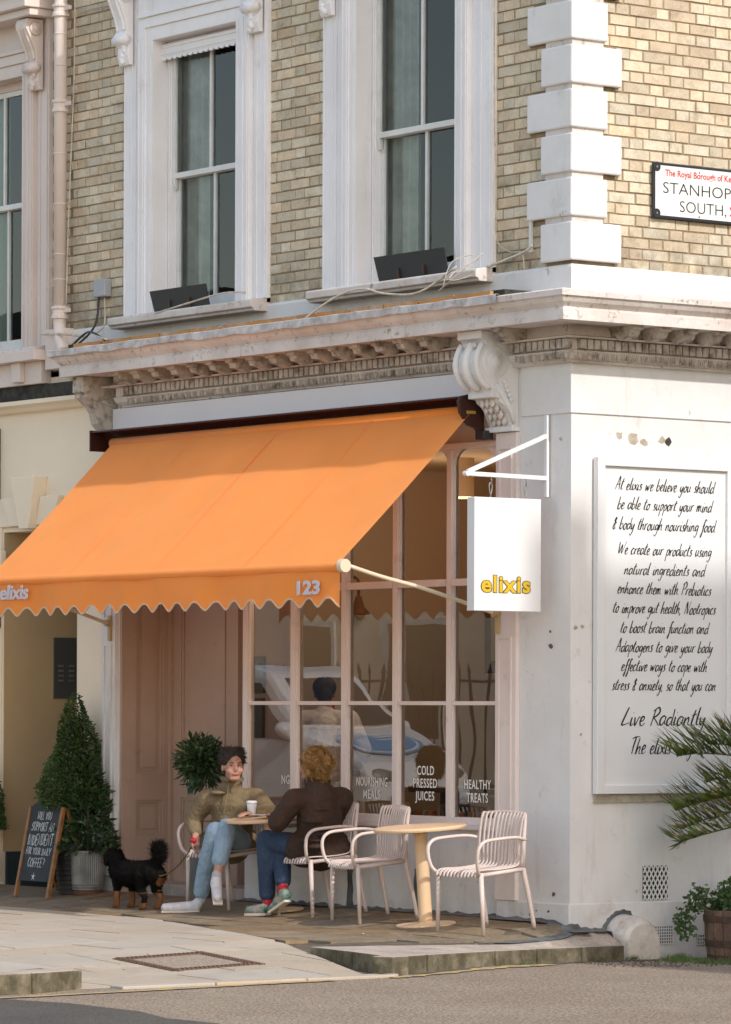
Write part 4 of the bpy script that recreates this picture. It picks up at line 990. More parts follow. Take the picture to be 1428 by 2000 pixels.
dr = panelled(lo, (-5.49, 0.50), 'x', 0.86, [(0.10,0.74,0.22,0.80),(0.10,0.74,0.98,3.1)], name='door')
q = MB(); q.box(-4.63,-4.56,0.44,0.50,0.0,3.3); q.build('door_frame', pinkM, lo)
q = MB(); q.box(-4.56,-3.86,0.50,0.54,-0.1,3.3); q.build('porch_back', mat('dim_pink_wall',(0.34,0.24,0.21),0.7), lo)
q = MB(); q.box(-4.42,-4.27,0.47,0.4995,1.62,1.90); q.box(-4.40,-4.28,0.47,0.4995,1.28,1.58); q.build('entry_panel', blackM, lo, bevel=0.004)
q = MB(); q.box(-5.54,-3.88,0.12,0.50,-0.1,0.14); q.build('doorstep', kerbTop, lo, bevel=0.006)
# ------------------------------------------------------------------ shop interior
rm = MB(); rm.box(-6.09,-0.3,4.2,4.3,0,3.6); rm.box(-6.09,-6.0,0.352,4.2,0,3.6); rm.box(-0.36,-0.302,0.301,4.3,0,3.6)
ib = rm.build('interior_wall', intWall, bld)
rm = MB(); rm.box(-6.09,-0.3,0.16,4.3,-0.05,0.05); rm.build('interior_floor', intFloor, bld)
rm = MB(); rm.box(-6.09,-0.3,0.301,4.3,3.5,3.55); rm.box(-6.09,-5.6,0.3,0.35,0,3.6); rm.build('interior_ceiling', mat('interior_ceiling',(0.5,0.36,0.23),0.8), bld)
rm = MB(); rm.box(-5.9,-4.05,0.62,0.66,0.05,3.3); rm.build('partition', intDark, bld)
# window ledge and stuff inside
rm = MB(); rm.box(-3.8,-0.8,0.08,0.45,0.68,0.72); rm.build('window_ledge', intFloor, bld)
for i in range(26):
    xx = random.uniform(-2.4,-0.95); q = MB(); r_ = random.uniform(0.02,0.04); q.lathe([(r_,0),(r_,0.01),(r_*0.8,random.uniform(.02,.05)),(r_*0.4,0.055)],8,(xx,random.uniform(.12,.3),0.721))
    tag(q.build('pastry', [mat('pastry_a',(0.35,0.2,0.1),0.7),mat('pastry_b',(0.25,0.27,0.27),0.6),mat('pastry_c',(0.4,0.12,0.04),0.6)][i%3]), 'small item laid out along the window ledge behind the glass', 'pastry', 'small items on the window ledge')
def inner_table(x, y, lab):
    r = empty('cafe_table', (x,y,0.05), 0, lab, 'table'); q = MB(); q.lathe([(0.34,0.84),(0.35,0.85),(0.35,0.875),(0.34,0.88)],28); q.build('table_top', mat('dark_walnut',(0.05,0.025,0.014),0.4), r); q = MB(); q.box(-.08,.08,-.08,.08,0,.84); q.build('pedestal', blackM, r)
inner_table(-2.55,1.0,'dark round cafe table inside behind the cold pressed juices lettering'); inner_table(-1.55,0.95,'dark round cafe table inside behind the healthy treats lettering')
r = empty('indoor_chair', (-1.25,1.05,0.05), 0, 'dark chair with rounded back inside the window near the corner', 'chair')
q = MB(); q.tube(curve_pts([(-.2,.2,.45),(-.2,.2,.85),(-.1,.2,1.0),(.1,.2,1.0),(.2,.2,.85),(.2,.2,.45)],5),0.02,8); q.build('backrest', blackM, r); q = MB(); q.box(-.2,.2,-.2,.2,.42,.46); q.build('seat', blackM, r)
for sx in (-.18,.18):
    for sy in (-.18,.18): q = MB(); q.box(sx-.015,sx+.015,sy-.015,sy+.015,0,.42); q.build('leg', blackM, r)
# wall lamp, alarm, picture, spot lamp
r = empty('wall_lamp', (-6.45,3.0,2.3), 0, 'small bell shaped wall lamp inside the upper panes', 'lamp')
r.location = (-5.87,2.56,2.29)
q = MB(); q.lathe([(0.025,0.14),(0.03,0.12),(0.05,0.05),(0.10,0.0),(0.095,-0.01)],16); q.build('lamp_shade', hoopM, r, smooth=True)
q = MB(); q.tube(curve_pts([(0,0,.14),(0,0,.26),(-.06,.0,.3),(-.14,.0,.28)],5),0.012,8); q.build('lamp_arm', hoopM, r)
q = MB(); q.box(-5.999,-5.97,2.36,2.51,1.43,1.57); q.cur = 1; q.box(-5.9695,-5.965,2.39,2.48,1.47,1.53); tag(q.build('alarm_box', [redM, whiteM]), 'red alarm box on the inner wall behind the window bars', 'alarm box')
r = empty('picture_frame', (-5.2,3.4,2.2), 0, 'dark framed picture on the inner wall at the right of the window', 'picture')
q = MB(); q.box(-.03,1.1,-.02,.02,-.4,.5); q.build('frame', mat('dark_wood_frame',(0.03,0.014,0.008),0.5), r); q = MB(); q.box(.06,1.02,-.025,-.0205,-.3,.42); q.build('picture', mat('dull_green_print',(0.16,0.13,0.06),0.6), r)
r = empty('ceiling_spotlight', (-4.39,2.5,3.15), 0, 'lit cylindrical ceiling spotlight seen through the upper pane', 'spotlight')
q = MB(); q.lathe([(0.085,0.04),(0.085,0.35)],16); q.build('lamp_body', coneM, r); q = MB(); q.lathe([(0.06,0.03),(0.06,0.038)],16); q.build('lamp_glow', lampM, r)
lp = bpy.data.lights.new('shop_light', 'POINT'); lp.energy = 16; lp.color = (1.0,0.82,0.62); lp.shadow_soft_size = 0.25
lpo = bpy.data.objects.new('shop_light', lp); col.objects.link(lpo); lpo.location = (-4.39,2.5,3.0)
sp2 = copy_tree(r); sp2.location = (-3.3,0.75,3.15); sp2['label'] = 'added cylindrical spotlight, unseen behind the awning, to light the figure inside'
lp2 = lp.copy(); lp2.energy = 22; l2 = bpy.data.objects.new('shop_light', lp2); col.objects.link(l2); l2.location = (-3.3,0.75,3.0)  # added fill light, no visible source, brightens the figure behind the glass

# ================================================================== LEFT NEIGHBOUR
nb = empty('neighbour_house', (0,0,0), 0, 'neighbouring house with a cream rendered ground floor and pinkish window surround', 'building')
mb = MB(); wall_with_holes(mb, -14, XL-0.003, ZU-0.3, ZT, [(-8.0,-6.93,4.42,6.62)], 0.012, 0.3); mb.build('upper_wall', mortarM, nb)
mb = MB()
for k in range(34):
    z0 = course_z(k)
    for (a, b) in rowcells(-6.56, XL, k, 0.03):
        n = len(mb.v); h = BH-GAP; d = 0.0075+random.uniform(-.002,.002); c = 0.003
        mb.v += [(a,0.012,z0),(b,0.012,z0),(b,0.012,z0+h),(a,0.012,z0+h),(a+c,0.012-d,z0+c),(b-c,0.012-d,z0+c),(b-c,0.012-d,z0+h-c),(a+c,0.012-d,z0+h-c)]
        for q in ((4,5,6,7),(0,1,5,4),(1,2,6,5),(2,3,7,6),(3,0,4,7)): mb.face(tuple(n+i for i in q))
tag(mb.build('brick_course', brickM, nb), kind='stuff')
pinkN = mat('peach_white_surround', (0.72,0.62,0.56), 0.55, (0.66,0.56,0.50), 1.4, 0.5, 0.12, 20, dirt=(0.4,0.3,0.22), dscale=6, damt=0.25, dlo=0.6, dhi=0.75)
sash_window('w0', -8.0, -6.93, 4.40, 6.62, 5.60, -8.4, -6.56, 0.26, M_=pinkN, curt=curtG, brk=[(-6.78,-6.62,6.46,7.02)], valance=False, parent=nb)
mb = MB(); mb.box(-8.5,-6.50,-0.30,0.0,7.09,7.19); mb.box(-8.5,-6.46,-0.34,0.0,7.1905,7.27); mb.box(-8.5,-6.52,-0.24,0.0,7.03,7.0895); mb.build('window_hood', pinkN, nb, bevel=0.008)
mb = MB(); mb.box(-8.6,-6.50,-0.20,0.0,4.28,4.36); mb.box(-8.6,-6.56,-0.10,0.0,4.10,4.2795); mb.box(-6.93,-6.80,-0.15,-0.10,4.12,4.2795); mb.box(-6.50,-6.22,-0.10,0.0,4.20,4.52); mb.build('sill_apron', pinkN, nb, bevel=0.006)
mb = MB(); mb.box(-14,-6.10,-0.06,0.0,3.98,4.095); mb.build('lead_flashing', darkM, nb)
mb = MB(); mb.prism([(0,3.975),(-0.12,3.975),(-0.12,3.94),(-0.08,3.92),(-0.05,3.89),(0,3.88)], 0, -14, -6.02); mb.build('ledge', creamM, nb, bevel=0.003)
# cream ground floor with porch recess
mb = MB(); wall_with_holes(mb, -14, -5.762, -0.3, 4.15, [(-7.27,-6.165,-0.3,2.93)], 0.0, 0.35); mb.build('ground_floor_wall', creamM, nb)
mb = MB(); mb.box(-7.40,-7.272,0.351,2.2,-0.3,3.0); mb.box(-7.40,-6.1,2.2,2.3,-0.3,3.0); mb.box(-6.163,-6.10,0.351,2.2,-0.3,3.0); mb.box(-7.40,-6.1,0.351,2.2,2.932,3.0); mb.build('porch_wall', ochreM, nb)
mb = MB(); mb.box(-7.2719,-7.262,0.0,2.1,0.33,2.928); mb.build('porch_lining', ochreM, nb)
mb = MB(); mb.box(-7.2719,-7.24,0.02,2.1,-0.2,0.329); mb.build('porch_plinth', mat('teal_black_plinth',(0.03,0.045,0.05),0.6), nb)
mb = MB(); mb.box(-14,-7.28,-0.02,0.0,0.1,3.0); mb.build('pier_facing', creamM, nb)
mb = MB()
for i in range(1): pass
kst = []
def vous(x0b,x1b,x0t,x1t,z0,z1,p):
    q = MB(); q.hexa([(x0b,-p,z0),(x1b,-p,z0),(x1b,0,z0),(x0b,0,z0),(x0t,-p,z1),(x1t,-p,z1),(x1t,0,z1),(x0t,0,z1)]); q.build('keystone', creamM, nb, bevel=0.006)
vous(-6.84,-6.70,-6.97,-6.61,2.94,3.36,0.13); vous(-7.10,-6.845,-7.22,-6.955,2.97,3.20,0.06); vous(-6.695,-6.45,-6.63,-6.36,2.97,3.20,0.06); vous(-6.44,-6.20,-6.35,-6.08,2.97,3.16,0.03); vous(-7.4,-7.11,-7.5,-7.23,2.97,3.2,0.03)
mb = MB(); mb.box(-7.7,-7.20,-0.08,-0.0205,2.5,2.78); tag(mb.build('sign_box', creamM, bevel=0.01), 'cream box sign on the pier at the left edge below the keystone', 'sign box')
mb = MB(); mb.box(-7.9,-7.28,-0.08,-0.0205,2.15,2.48); tag(mb.build('wall_lamp', blackM, bevel=0.01), 'black fitting on the pier at the left edge beside the awning', 'wall fitting')
mb = MB(); mb.box(-8.2,-7.33,-0.06,-0.001,3.10,3.78); mb.build('window_frame', greenV, nb)
ic = empty('intercom_panel', (-7.262,0.50,1.60), 0, 'grey steel intercom panel with two columns of buttons in the left porch', 'intercom')
mb = MB(); mb.box(0,0.012,-0.03,0.19,-0.02,0.48); mb.build('faceplate', mat('brushed_steel_dark',(0.10,0.105,0.10),0.5,metal=0.3), ic, bevel=0.003)
for i in range(4):
    for yy in (0.01,0.115): mb = MB(); mb.box(0.0122,0.018,yy,yy+0.05,0.12+i*0.04,0.135+i*0.04); mb.build('button', galvM, ic)
# drainpipe
dp = empty('drainpipe', (-6.28,-0.10,0), 0, 'pale pink cast iron drainpipe between the two houses', 'drainpipe')
mb = MB(); mb.tube([(0,0,9),(0,0,4.62)],0.052,14); mb.tube(curve_pts([(0,0,4.6),(0,0.0,4.52),(0.05,-.02,4.42),(0.11,-.03,4.33)],4),0.05,12); mb.build('pipe', pinkN, dp, smooth=True)
for z in (7.06,6.30,4.66):
    mb = MB(); mb.lathe([(0.054,z-.07),(0.068,z-.065),(0.068,z-.045),(0.058,z-.03),(0.058,z),(0.070,z+.012),(0.070,z+.03),(0.054,z+.035)],16); mb.box(.05,.13,-.0,.02,z-.02,z+.01); mb.build('collar', pinkN, dp)
for z in (6.85,6.6,5.9,5.5,5.1,4.9): mb = MB(); mb.lathe([(0.0535,z),(0.0565,z+.002),(0.0565,z+.008),(0.0535,z+.01)],14); mb.build('joint_ring', pinkN, dp)
cable([(-6.13,-0.06,7.6),(-6.14,-0.06,6.6),(-6.16,-0.06,6.25),(-6.2,-0.07,5.4),(-6.22,-0.08,4.7)], 0.006, cabM, 'thin white cable running down the right side of the drainpipe')
cable([(-6.2,-0.03,6.98),(-6.05,-0.02,7.02),(-5.7,-0.02,7.02),(-5.5,-0.02,7.02)], 0.005, cabM, 'thin cable crossing the brick from the drainpipe to the left bracket')

# ================================================================== AWNING
aw = empty('awning', (-3.125,-0.06,3.6), 0, 'orange fabric awning with scalloped valance over the cafe window', 'awning')
def L(o, root): 
    o.location = -root.location; return o
AX0, AX1 = -5.39, -0.865; AY0, AZ0, AY1, AZ1 = -0.17, 3.56, -1.29, 2.492
mb = MB(); nx, ny = 60, 18
for j in range(ny+1):
    t = j/ny
    for i in range(nx+1):
        s = i/nx; x = AX0+(AX1-AX0)*s
        sag = -0.022*math.sin(math.pi*t)*(0.6+0.4*math.sin(s*9)) - 0.004*math.sin(s*40+t*3)*t*(1-t)*4
        mb.v.append((x, AY0+(AY1-AY0)*t, AZ0+(AZ1-AZ0)*t+sag))
for j in range(ny):
    for i in range(nx):
        a = j*(nx+1)+i; mb.face((a, a+nx+1, a+nx+2, a+1))
for xs_ in (-4.26,-3.13,-2.0):
    q = MB()
    for j in range(ny+1):
        t = j/ny; s_ = (xs_-AX0)/(AX1-AX0); sg2 = -0.022*math.sin(math.pi*t)*(0.6+0.4*math.sin(s_*9)); 
        for dx in (-0.011,0.011): q.v.append((xs_+dx, AY0+(AY1-AY0)*t-0.0015, AZ0+(AZ1-AZ0)*t+sg2+0.0035))
    for j in range(ny): q.face((2*j,2*j+2,2*j+3,2*j+1))
    L(q.build('welded_seam', awnM, aw, smooth=True), aw)
# roll over the front bar
for j in range(5): pass
o = L(mb.build('canopy_cloth', awnM, aw, smooth=True), aw)
mb = MB(); prof = [(AY1,AZ1),(AY1-0.022,AZ1-0.012),(AY1-0.034,AZ1-0.035),(AY1-0.030,AZ1-0.058),(AY1-0.015,AZ1-0.068)]
for i in range(nx+1):
    x = AX0+(AX1-AX0)*i/nx
    for y_, z_ in prof: mb.v.append((x, y_, z_))
for i in range(nx):
    for j in range(4): a = i*5+j; mb.face((a, a+1, a+6, a+5))
L(mb.build('cloth_roll', awnM, aw, smooth=True), aw)
mb = MB(); tr = MB(); VP = 0.2265; n = 20*12; prev = None
for i in range(n+1):
    x = AX1-(AX1-AX0)*i/n; ph = (AX1-x)/VP
    zb0 = 2.222 - 0.030*math.cos(2*math.pi*ph) + 0.006*abs(math.sin(2*math.pi*ph))
    yv = AY1-0.018+0.008*math.sin(x*5.1)+0.004*math.sin(x*13)
    for k in range(5):
        t = k/4; mb.v.append((x, yv*1.0+ (0.010*math.sin(x*7.7)*t), 2.428+(zb0-2.428)*t))
    b_ = mb.v[-1]; tr.v += [(b_[0], b_[1]-0.004, b_[2]-0.009), (b_[0], b_[1]-0.004, b_[2]+0.003), (b_[0], b_[1]+0.004, b_[2]+0.003), (b_[0], b_[1]+0.004, b_[2]-0.009)]
for i in range(n):
    for k in range(4): a = i*5+k; mb.face((a, a+5, a+6, a+1))
    for k in range(4): a = i*4+k; b_ = i*4+(k+1)%4; tr.face((a, b_, b_+4, a+4))
L(mb.build('valance', awnM, aw, smooth=True), aw); L(tr.build('valance_binding', awnTrim, aw), aw)
mb = MB(); mb.tube([(AX0-0.02,-1.262,2.452),(AX1+0.01,-1.262,2.452)],0.03,12); L(mb.build('front_bar', armM, aw, smooth=True), aw)
for xa in (AX1+0.008, AX0-0.05): mb = MB(); mb.tube([(xa,-1.285,2.462),(xa+0.042,-1.285,2.462)],[0.048,0.045],18); L(mb.build('end_cap', armM, aw), aw)
for P_, nm in (([(-0.84,-1.24,2.462),(-0.83,-1.0,2.40),(-0.81,-0.78,2.352),(-0.79,-0.62,2.315),(-0.74,-0.12,2.175),(-0.735,-0.07,2.16)],'a'),([(-5.42,-1.24,2.46),(-5.45,-1.0,2.40),(-5.50,-0.7,2.33),(-5.60,-0.12,2.175),(-5.62,-0.07,2.165)],'b')):
    q = MB(); q.tube(curve_pts(P_,4),0.0145,10); ar = L(q.build('support_arm', armM, aw, smooth=True), aw)
    e = Vector(P_[-1]); q = MB(); q.tube([e+Vector((0,-.02,0)),e+Vector((0,.03,0))],0.026,10); q.box(e.x-.018,e.x+.018,-0.055,-0.036,e.z-.14,e.z+.06); q.build('wall_bracket', mat('brassy_bracket',(0.45,0.33,0.17),0.5), ar)
mb = MB(); mb.prism([(-0.063,3.662),(-0.20,3.662),(-0.255,3.652),(-0.262,3.643),(-0.16,3.640),(-0.10,3.60),(-0.085,3.50),(-0.063,3.49)], 0, -5.575, -0.90); L(mb.build('cassette', maroonM, aw, bevel=0.003), aw)
mb = MB(); mb.tube([(-5.42,-0.15,3.555),(-0.90,-0.15,3.555)],0.042,14); L(mb.build('fabric_roller', awnM, aw, smooth=True), aw)
mb = MB(); mb.box(-5.588,-5.5755,-0.262,-0.063,3.50,3.662); L(mb.build('end_plate', maroonM, aw), aw)
for xa, xb in ((-0.8995,-0.868),):
    mb = MB(); mb.prism([(-0.063,3.67),(-0.18,3.672),(-0.262,3.655),(-0.285,3.62),(-0.27,3.54),(-0.20,3.455),(-0.14,3.44),(-0.10,3.40),(-0.063,3.385)], 0, xa, xb); L(mb.build('end_plate', maroonM, aw, bevel=0.004), aw)
mb = MB(); mb.box(-0.8678,-0.866,-0.22,-0.14,3.535,3.555); L(mb.build('maker_label', mat('brass_label',(0.4,0.26,0.05),0.4), aw), aw)
mb = MB(); mb.box(-0.90,-0.80,-0.12,-0.036,3.36,3.42); L(mb.build('motor_box', blackM, aw, bevel=0.006), aw)
def fit(o, width, basis_axis=0):
    xs = [v.co.x for v in o.data.vertices]; wd = max(xs)-min(xs); f = width/wd
    for v in o.data.vertices: v.co.x *= f
    return o
t = text('lettering', 'elixis', 0.150, greyTxt, (-4.965+3.125,-1.335+0.06,2.318-3.6), FRONT, aw, offset=0.004, shear=0.12, spacing=0.95); fit(t, 0.40)
t = text('lettering', '123', 0.125, greyTxt, (-1.19+3.125,-1.335+0.06,2.278-3.6), FRONT, aw, offset=0.0045); fit(t, 0.265)

# ================================================================== HANGING SIGN
br = empty('sign_bracket', (-0.235,0.0,3.2), 0, 'white triangular metal bracket projecting from the corner pier', 'bracket')
mb = MB(); bx = 0.0
mb.box(-.017,.017,-.034,-0.0125,2.94-3.2,3.497-3.2); mb.build('wall_bar', signW, br, bevel=0.003)
mb = MB(); mb.bar((0,-.034,3.068-3.2),(0,-.72,3.077-3.2),0.03,0.03); mb.build('arm', signW, br, bevel=0.003)
mb = MB(); mb.bar((0,-.030,3.355-3.2),(0,-.70,3.090-3.2),0.028,0.03); mb.build('brace', signW, br, bevel=0.003)
mb = MB(); mb.tube([(-.018,-.715,3.077-3.2),(.02,-.715,3.077-3.2)],0.018,10); mb.build('tip', signW, br)
for yy, in ((-0.505,),(-0.205,)):
    mb = MB(); mb.tube([(0,yy,3.06-3.2),(0.012,yy,3.035-3.2),(0.0,yy,3.01-3.2)],0.004,6)
    n = 14; mb.tube([(0.0,yy+0.017*math.sin(2*math.pi*k/n)*(0.7+0.3*math.cos(2*math.pi*k/n)),2.985-3.2+0.04*math.cos(2*math.pi*k/n)) for k in range(n+1)],0.004,6,caps=False)
    mb.tube([(0,yy,2.948-3.2),(0,yy,2.918-3.2)],0.004,6); mb.build('snap_hook', galvM, br)
sg = empty('hanging_sign', (-0.225,-0.395,2.54), 0, 'white rectangular hanging sign reading elixis in mustard letters', 'sign')
mb = MB(); mb.box(-0.041,0.041,-0.286,0.286,-0.381,0.381); mb.build('panel', signW, sg, bevel=0.004)
mb = MB(); 
for z_ in (-.375,.371): mb.box(-0.0385,0.0385,-0.2885,-0.2865,z_,z_+.004)
mb.build('panel_seam', fasciaM, sg)
t = text('lettering_outline', 'elixis', 0.155, inkM, (0.0415,-0.018,-0.252), SIDE, sg, offset=0.0085, extrude=0.0008, spacing=1.09); fit(t, 0.432)
t = text('lettering', 'elixis', 0.155, goldM, (0.0430,-0.018,-0.252), SIDE, sg, offset=0.0045, extrude=0.0012, spacing=1.12); fit(t, 0.420)

# ================================================================== TEXT BOARD ON THE SIDE WALL
bd = empty('menu_board', (0.012,0.80,0.95), 0, 'tall white framed board of black handwritten text on the side wall', 'sign board')
mb = MB(); y0, y1, z0, z1 = -0.615, 0.615, -0.022, 2.262
mb.box(0,0.052,y0,y0+0.065,z0,z1); mb.box(0,0.052,y1-0.065,y1,z0,z1); mb.box(0,0.052,y0+0.065,y1-0.065,z0,z0+0.06); mb.box(0,0.052,y0+0.065,y1-0.065,z1-0.06,z1)
mb.build('frame', signW, bd, bevel=0.004)
mb = MB(); mb.box(0,0.028,y0+0.065,y1-0.065,z0+0.06,z1-0.06); mb.build('panel', signW, bd)
LN = [("At elixis we believe you should",966,202,1),("be able to support your mind",1003,193,1),("& body through nourishing food.",1042,213,1),("We create our products using",1090,192,1),("natural ingredients and",1129,165,1),("enhance them with Prebiotics",1166,192,1),("to improve gut health, Nootropics",1203,211,1),("to boost brain function and",1241,180,1),("Adaptogens to give your body",1278,198,1),("effective ways to cope with",1315,176,1),("stress & anxiety, so that you can",1352,213,1),("Live Radiantly.",1420,178,1.6),("The elixis way.",1475,134,1.3)]
for s_, py, wd, k in LN:
    z = 1.484+(1391-py)/283.2; xx = -0.005 if k == 1 else (0.0 if k > 1.5 else -0.02)
    stroke_text('handwriting', s_, wd/227.5, 0.042*(1 if k == 1 else (1.45 if k > 1.5 else 1.3)), inkM, (0.0297,xx,z-0.95+0.012), SIDE, bd, pen=0.19)
mb = MB(); mb.box(0.0,0.02,0.2,1.35,0.87,0.915); tag(mb.build('scar_in_render', mat('bare_render',(0.34,0.28,0.2),0.9,(0.5,0.45,0.38),14), bld), None)
# chips and holes in the white wall
hole = mat('bare_render',(0.34,0.28,0.2))
def chip(y, z, r_, M_=None, side=True, n=9, off=0.0125):
    mb = MB(); pts = []
    for k in range(n):
        a = 2*math.pi*k/n; rr = r_*random.uniform(.45,1.1); pts.append((y+rr*math.cos(a)*1.3, z+rr*math.sin(a)))
    if side: mb.v = [(off, p[0], p[1]) for p in pts]
    else: mb.v = [(p[0], -off, p[1]) for p in pts][::-1]
    mb.face(tuple(range(n))); mb.build('paint_chip', M_ or hole, bld)
chip(0.86,3.34,0.04,darkM,off=0.002); chip(0.80,3.35,0.03,off=0.003); chip(0.55,3.36,0.05,off=0.002); chip(0.64,3.33,0.035,off=0.003); chip(0.42,3.37,0.03,off=0.002); chip(0.1,2.06,0.018,off=0.002)
chip(0.045,2.055,0.02,off=0.003); chip(0.09,1.33,0.014,off=0.002); chip(-0.11,3.33,0.018,side=False,off=0.002); chip(-0.27,3.345,0.010,side=False,off=0.002); chip(0.27,1.05,0.012,off=.002)
for (x_, z_, r_) in ((-0.21,1.93,.02),(-0.215,2.03,.012),(-0.40,0.10,.012),(-0.33,0.13,.01),(-0.20,0.13,.012),(-0.17,0.25,.02)): chip(x_, z_, r_, mat('dark_crack',(0.12,0.10,0.08),0.9), side=False, off=0.0235 if z_ < .19 else 0.0015)

# ================================================================== STREET PLATE
sp_ = empty('street_nameplate', (0.014,0.692,4.87), 0, 'white street nameplate reading Stanhope South on the side brickwork', 'street sign')
mb = MB(); mb.box(0,0.016,0,1.15,0,0.378); mb.build('plate_rim', blackM, sp_, bevel=0.003)
mb = MB(); mb.box(0.0162,0.019,0.018,1.132,0.018,0.360); mb.build('plate_face', plateM, sp_)
for yy in (0.03,1.12):
    for zz in (0.03,0.348):
        q = MB(); q.tube([(0.0192,yy,zz),(0.022,yy,zz)],0.032,16); q.build('corner_boss', blackM, sp_); q = MB(); q.tube([(0.0222,yy,zz),(0.025,yy,zz)],0.008,8); q.build('screw', galvM, sp_)
for yy in (0.415,):
    for zz in (0.335,0.03): q = MB(); q.tube([(0.0192,yy,zz),(0.022,yy,zz)],0.007,8); q.build('screw', galvM, sp_)
def ptxt(s_, M_, y_, z_, size, width, off=0.0, nm='lettering', align='LEFT', shear=0.0):
    t = text(nm, s_, size, M_, (0.0195,y_,z_), SIDE, sp_, offset=off, extrude=0.0006, align=align, shear=shear); return fit(t, width)
ptxt('The Royal Borough of Kensington', redInk, 0.105, 0.292, 0.062, 0.80, 0.0012)
ptxt('STANHOPE', inkM, 0.080, 0.172, 0.112, 0.685, -0.001)
ptxt('SOUTH,', inkM, 0.232, 0.052, 0.112, 0.425, -0.001)
ptxt('SW7', redInk, 0.69, 0.052, 0.112, 0.28, 0.0)

# ================================================================== VENTS, SPUR STONE
vg = empty('diamond_vent_grille', (0.001,0.643,0.197), 0, 'cast iron diamond lattice vent just above the plinth of the side wall', 'vent')
mb = MB(); mb.box(0,0.003,0,0.225,0,0.236); mb.build('vent_back', darkM, vg)
W_, H_2 = 0.225, 0.236
def seg_clip(p, q):
    t0, t1 = 0.0, 1.0; dx, dy = q[0]-p[0], q[1]-p[1]
    for pp, qq in ((-dx, p[0]),(dx, W_-p[0]),(-dy, p[1]),(dy, H_2-p[1])):
        if abs(pp) < 1e-9: 
            if qq < 0: return None
            continue
        r = qq/pp
        if pp < 0: t0 = max(t0, r)
        else: t1 = min(t1, r)
    if t0 >= t1: return None
    return (p[0]+dx*t0, p[1]+dy*t0), (p[0]+dx*t1, p[1]+dy*t1)
for sgn in (1,-1):
    for k in range(-9, 10):
        c = k*0.0375+ (0.0 if sgn > 0 else 0.0)
        p, q = ((c, 0), (c+H_2*0.60, H_2)) if sgn > 0 else ((c+W_*0+H_2*0.60, 0), (c, H_2))
        r_ = seg_clip(p, q)
        if r_ and math.hypot(r_[1][0]-r_[0][0], r_[1][1]-r_[0][1]) > 0.02:
            q_ = MB(); q_.bar((0.008+(0.0015 if sgn>0 else 0),r_[0][0],r_[0][1]),(0.008+(0.0015 if sgn>0 else 0),r_[1][0],r_[1][1]),0.009,0.005,up=(1,0,0)); q_.build('lattice_bar', whiteM, vg)
def vent(y, z, w_, h, nx_, nz_, M1, label):
    r = empty('air_brick', (0.0240,y,z), 0, label, 'vent'); q = MB(); q.box(0,0.0015,0,w_,0,h); q.build('vent_back', darkM, r)
    q = MB()
    for i in range(nx_+1): yy = (w_-0.0075)*i/nx_; q.box(0.0016,0.006,yy,yy+0.0075,0,h)
    for i in range(nz_+1): zz = (h-0.007)*i/nz_; q.box(0.0017,0.0075,0,w_,zz,zz+0.007)
    q.build('vent_mesh', M1, r)
vent(0.727,-0.105,0.172,0.128,8,6,whiteM,'white square mesh vent in the plinth right of the rounded spur stone')
vent(1.117,-0.122,0.15,0.075,7,3,wallW,'small dark vent in the plinth beside the barrel planter')
mb = MB(); pts = [(0.292,-0.35)]+[(0.45+0.158*math.cos(math.pi-math.pi*k/14), -0.05+0.155*math.sin(math.pi*k/14)) for k in range(15)]+[(0.608,-0.35)]
k = len(pts)
for x_, s_, dz in ((0.0,1,0.0),(0.06,1,0.0),(0.16,0.99,-0.004),(0.21,0.96,-0.016),(0.245,0.88,-0.035)):
    for p in pts: mb.v.append((x_, 0.45+(p[0]-0.45)*s_, (p[1]+0.05)*s_-0.05+dz if p[1] > -0.05 else p[1]))
for j in range(4):
    for i in range(k-1): a = j*k+i; mb.face((a, a+1, a+k+1, a+k))
mb.face(tuple(4*k+i for i in range(k)))
o = tag(mb.build('spur_stone', mat('spur_stone_render',(0.68,0.63,0.58),0.75,(0.52,0.47,0.41),6,0.5,0.5,30,dirt=(0.3,0.2,0.12),dscale=9,damt=0.6,dedge=(-0.3,-0.02,(0.36,0.33,0.28),0.9)), smooth=False), 'rounded white rendered spur stone against the side wall at the kerb end', 'spur stone')
mb = MB(); n = 22
for i in range(n):
    a = math.pi-math.pi*0.72*i/(n-1); r1 = 0.16; r2 = 0.160+random.uniform(0.025,0.04)*(1 if i < 19 else 0.4)
    for r_, x_ in ((r1,0.028),(r2,0.0245)): mb.v.append((x_, 0.45+r_*math.cos(a), -0.05+r_*math.sin(a)))
for i in range(n-1): mb.face((2*i,2*i+1,2*i+3,2*i+2))
mb.build('bitumen_edge', tarM, o)

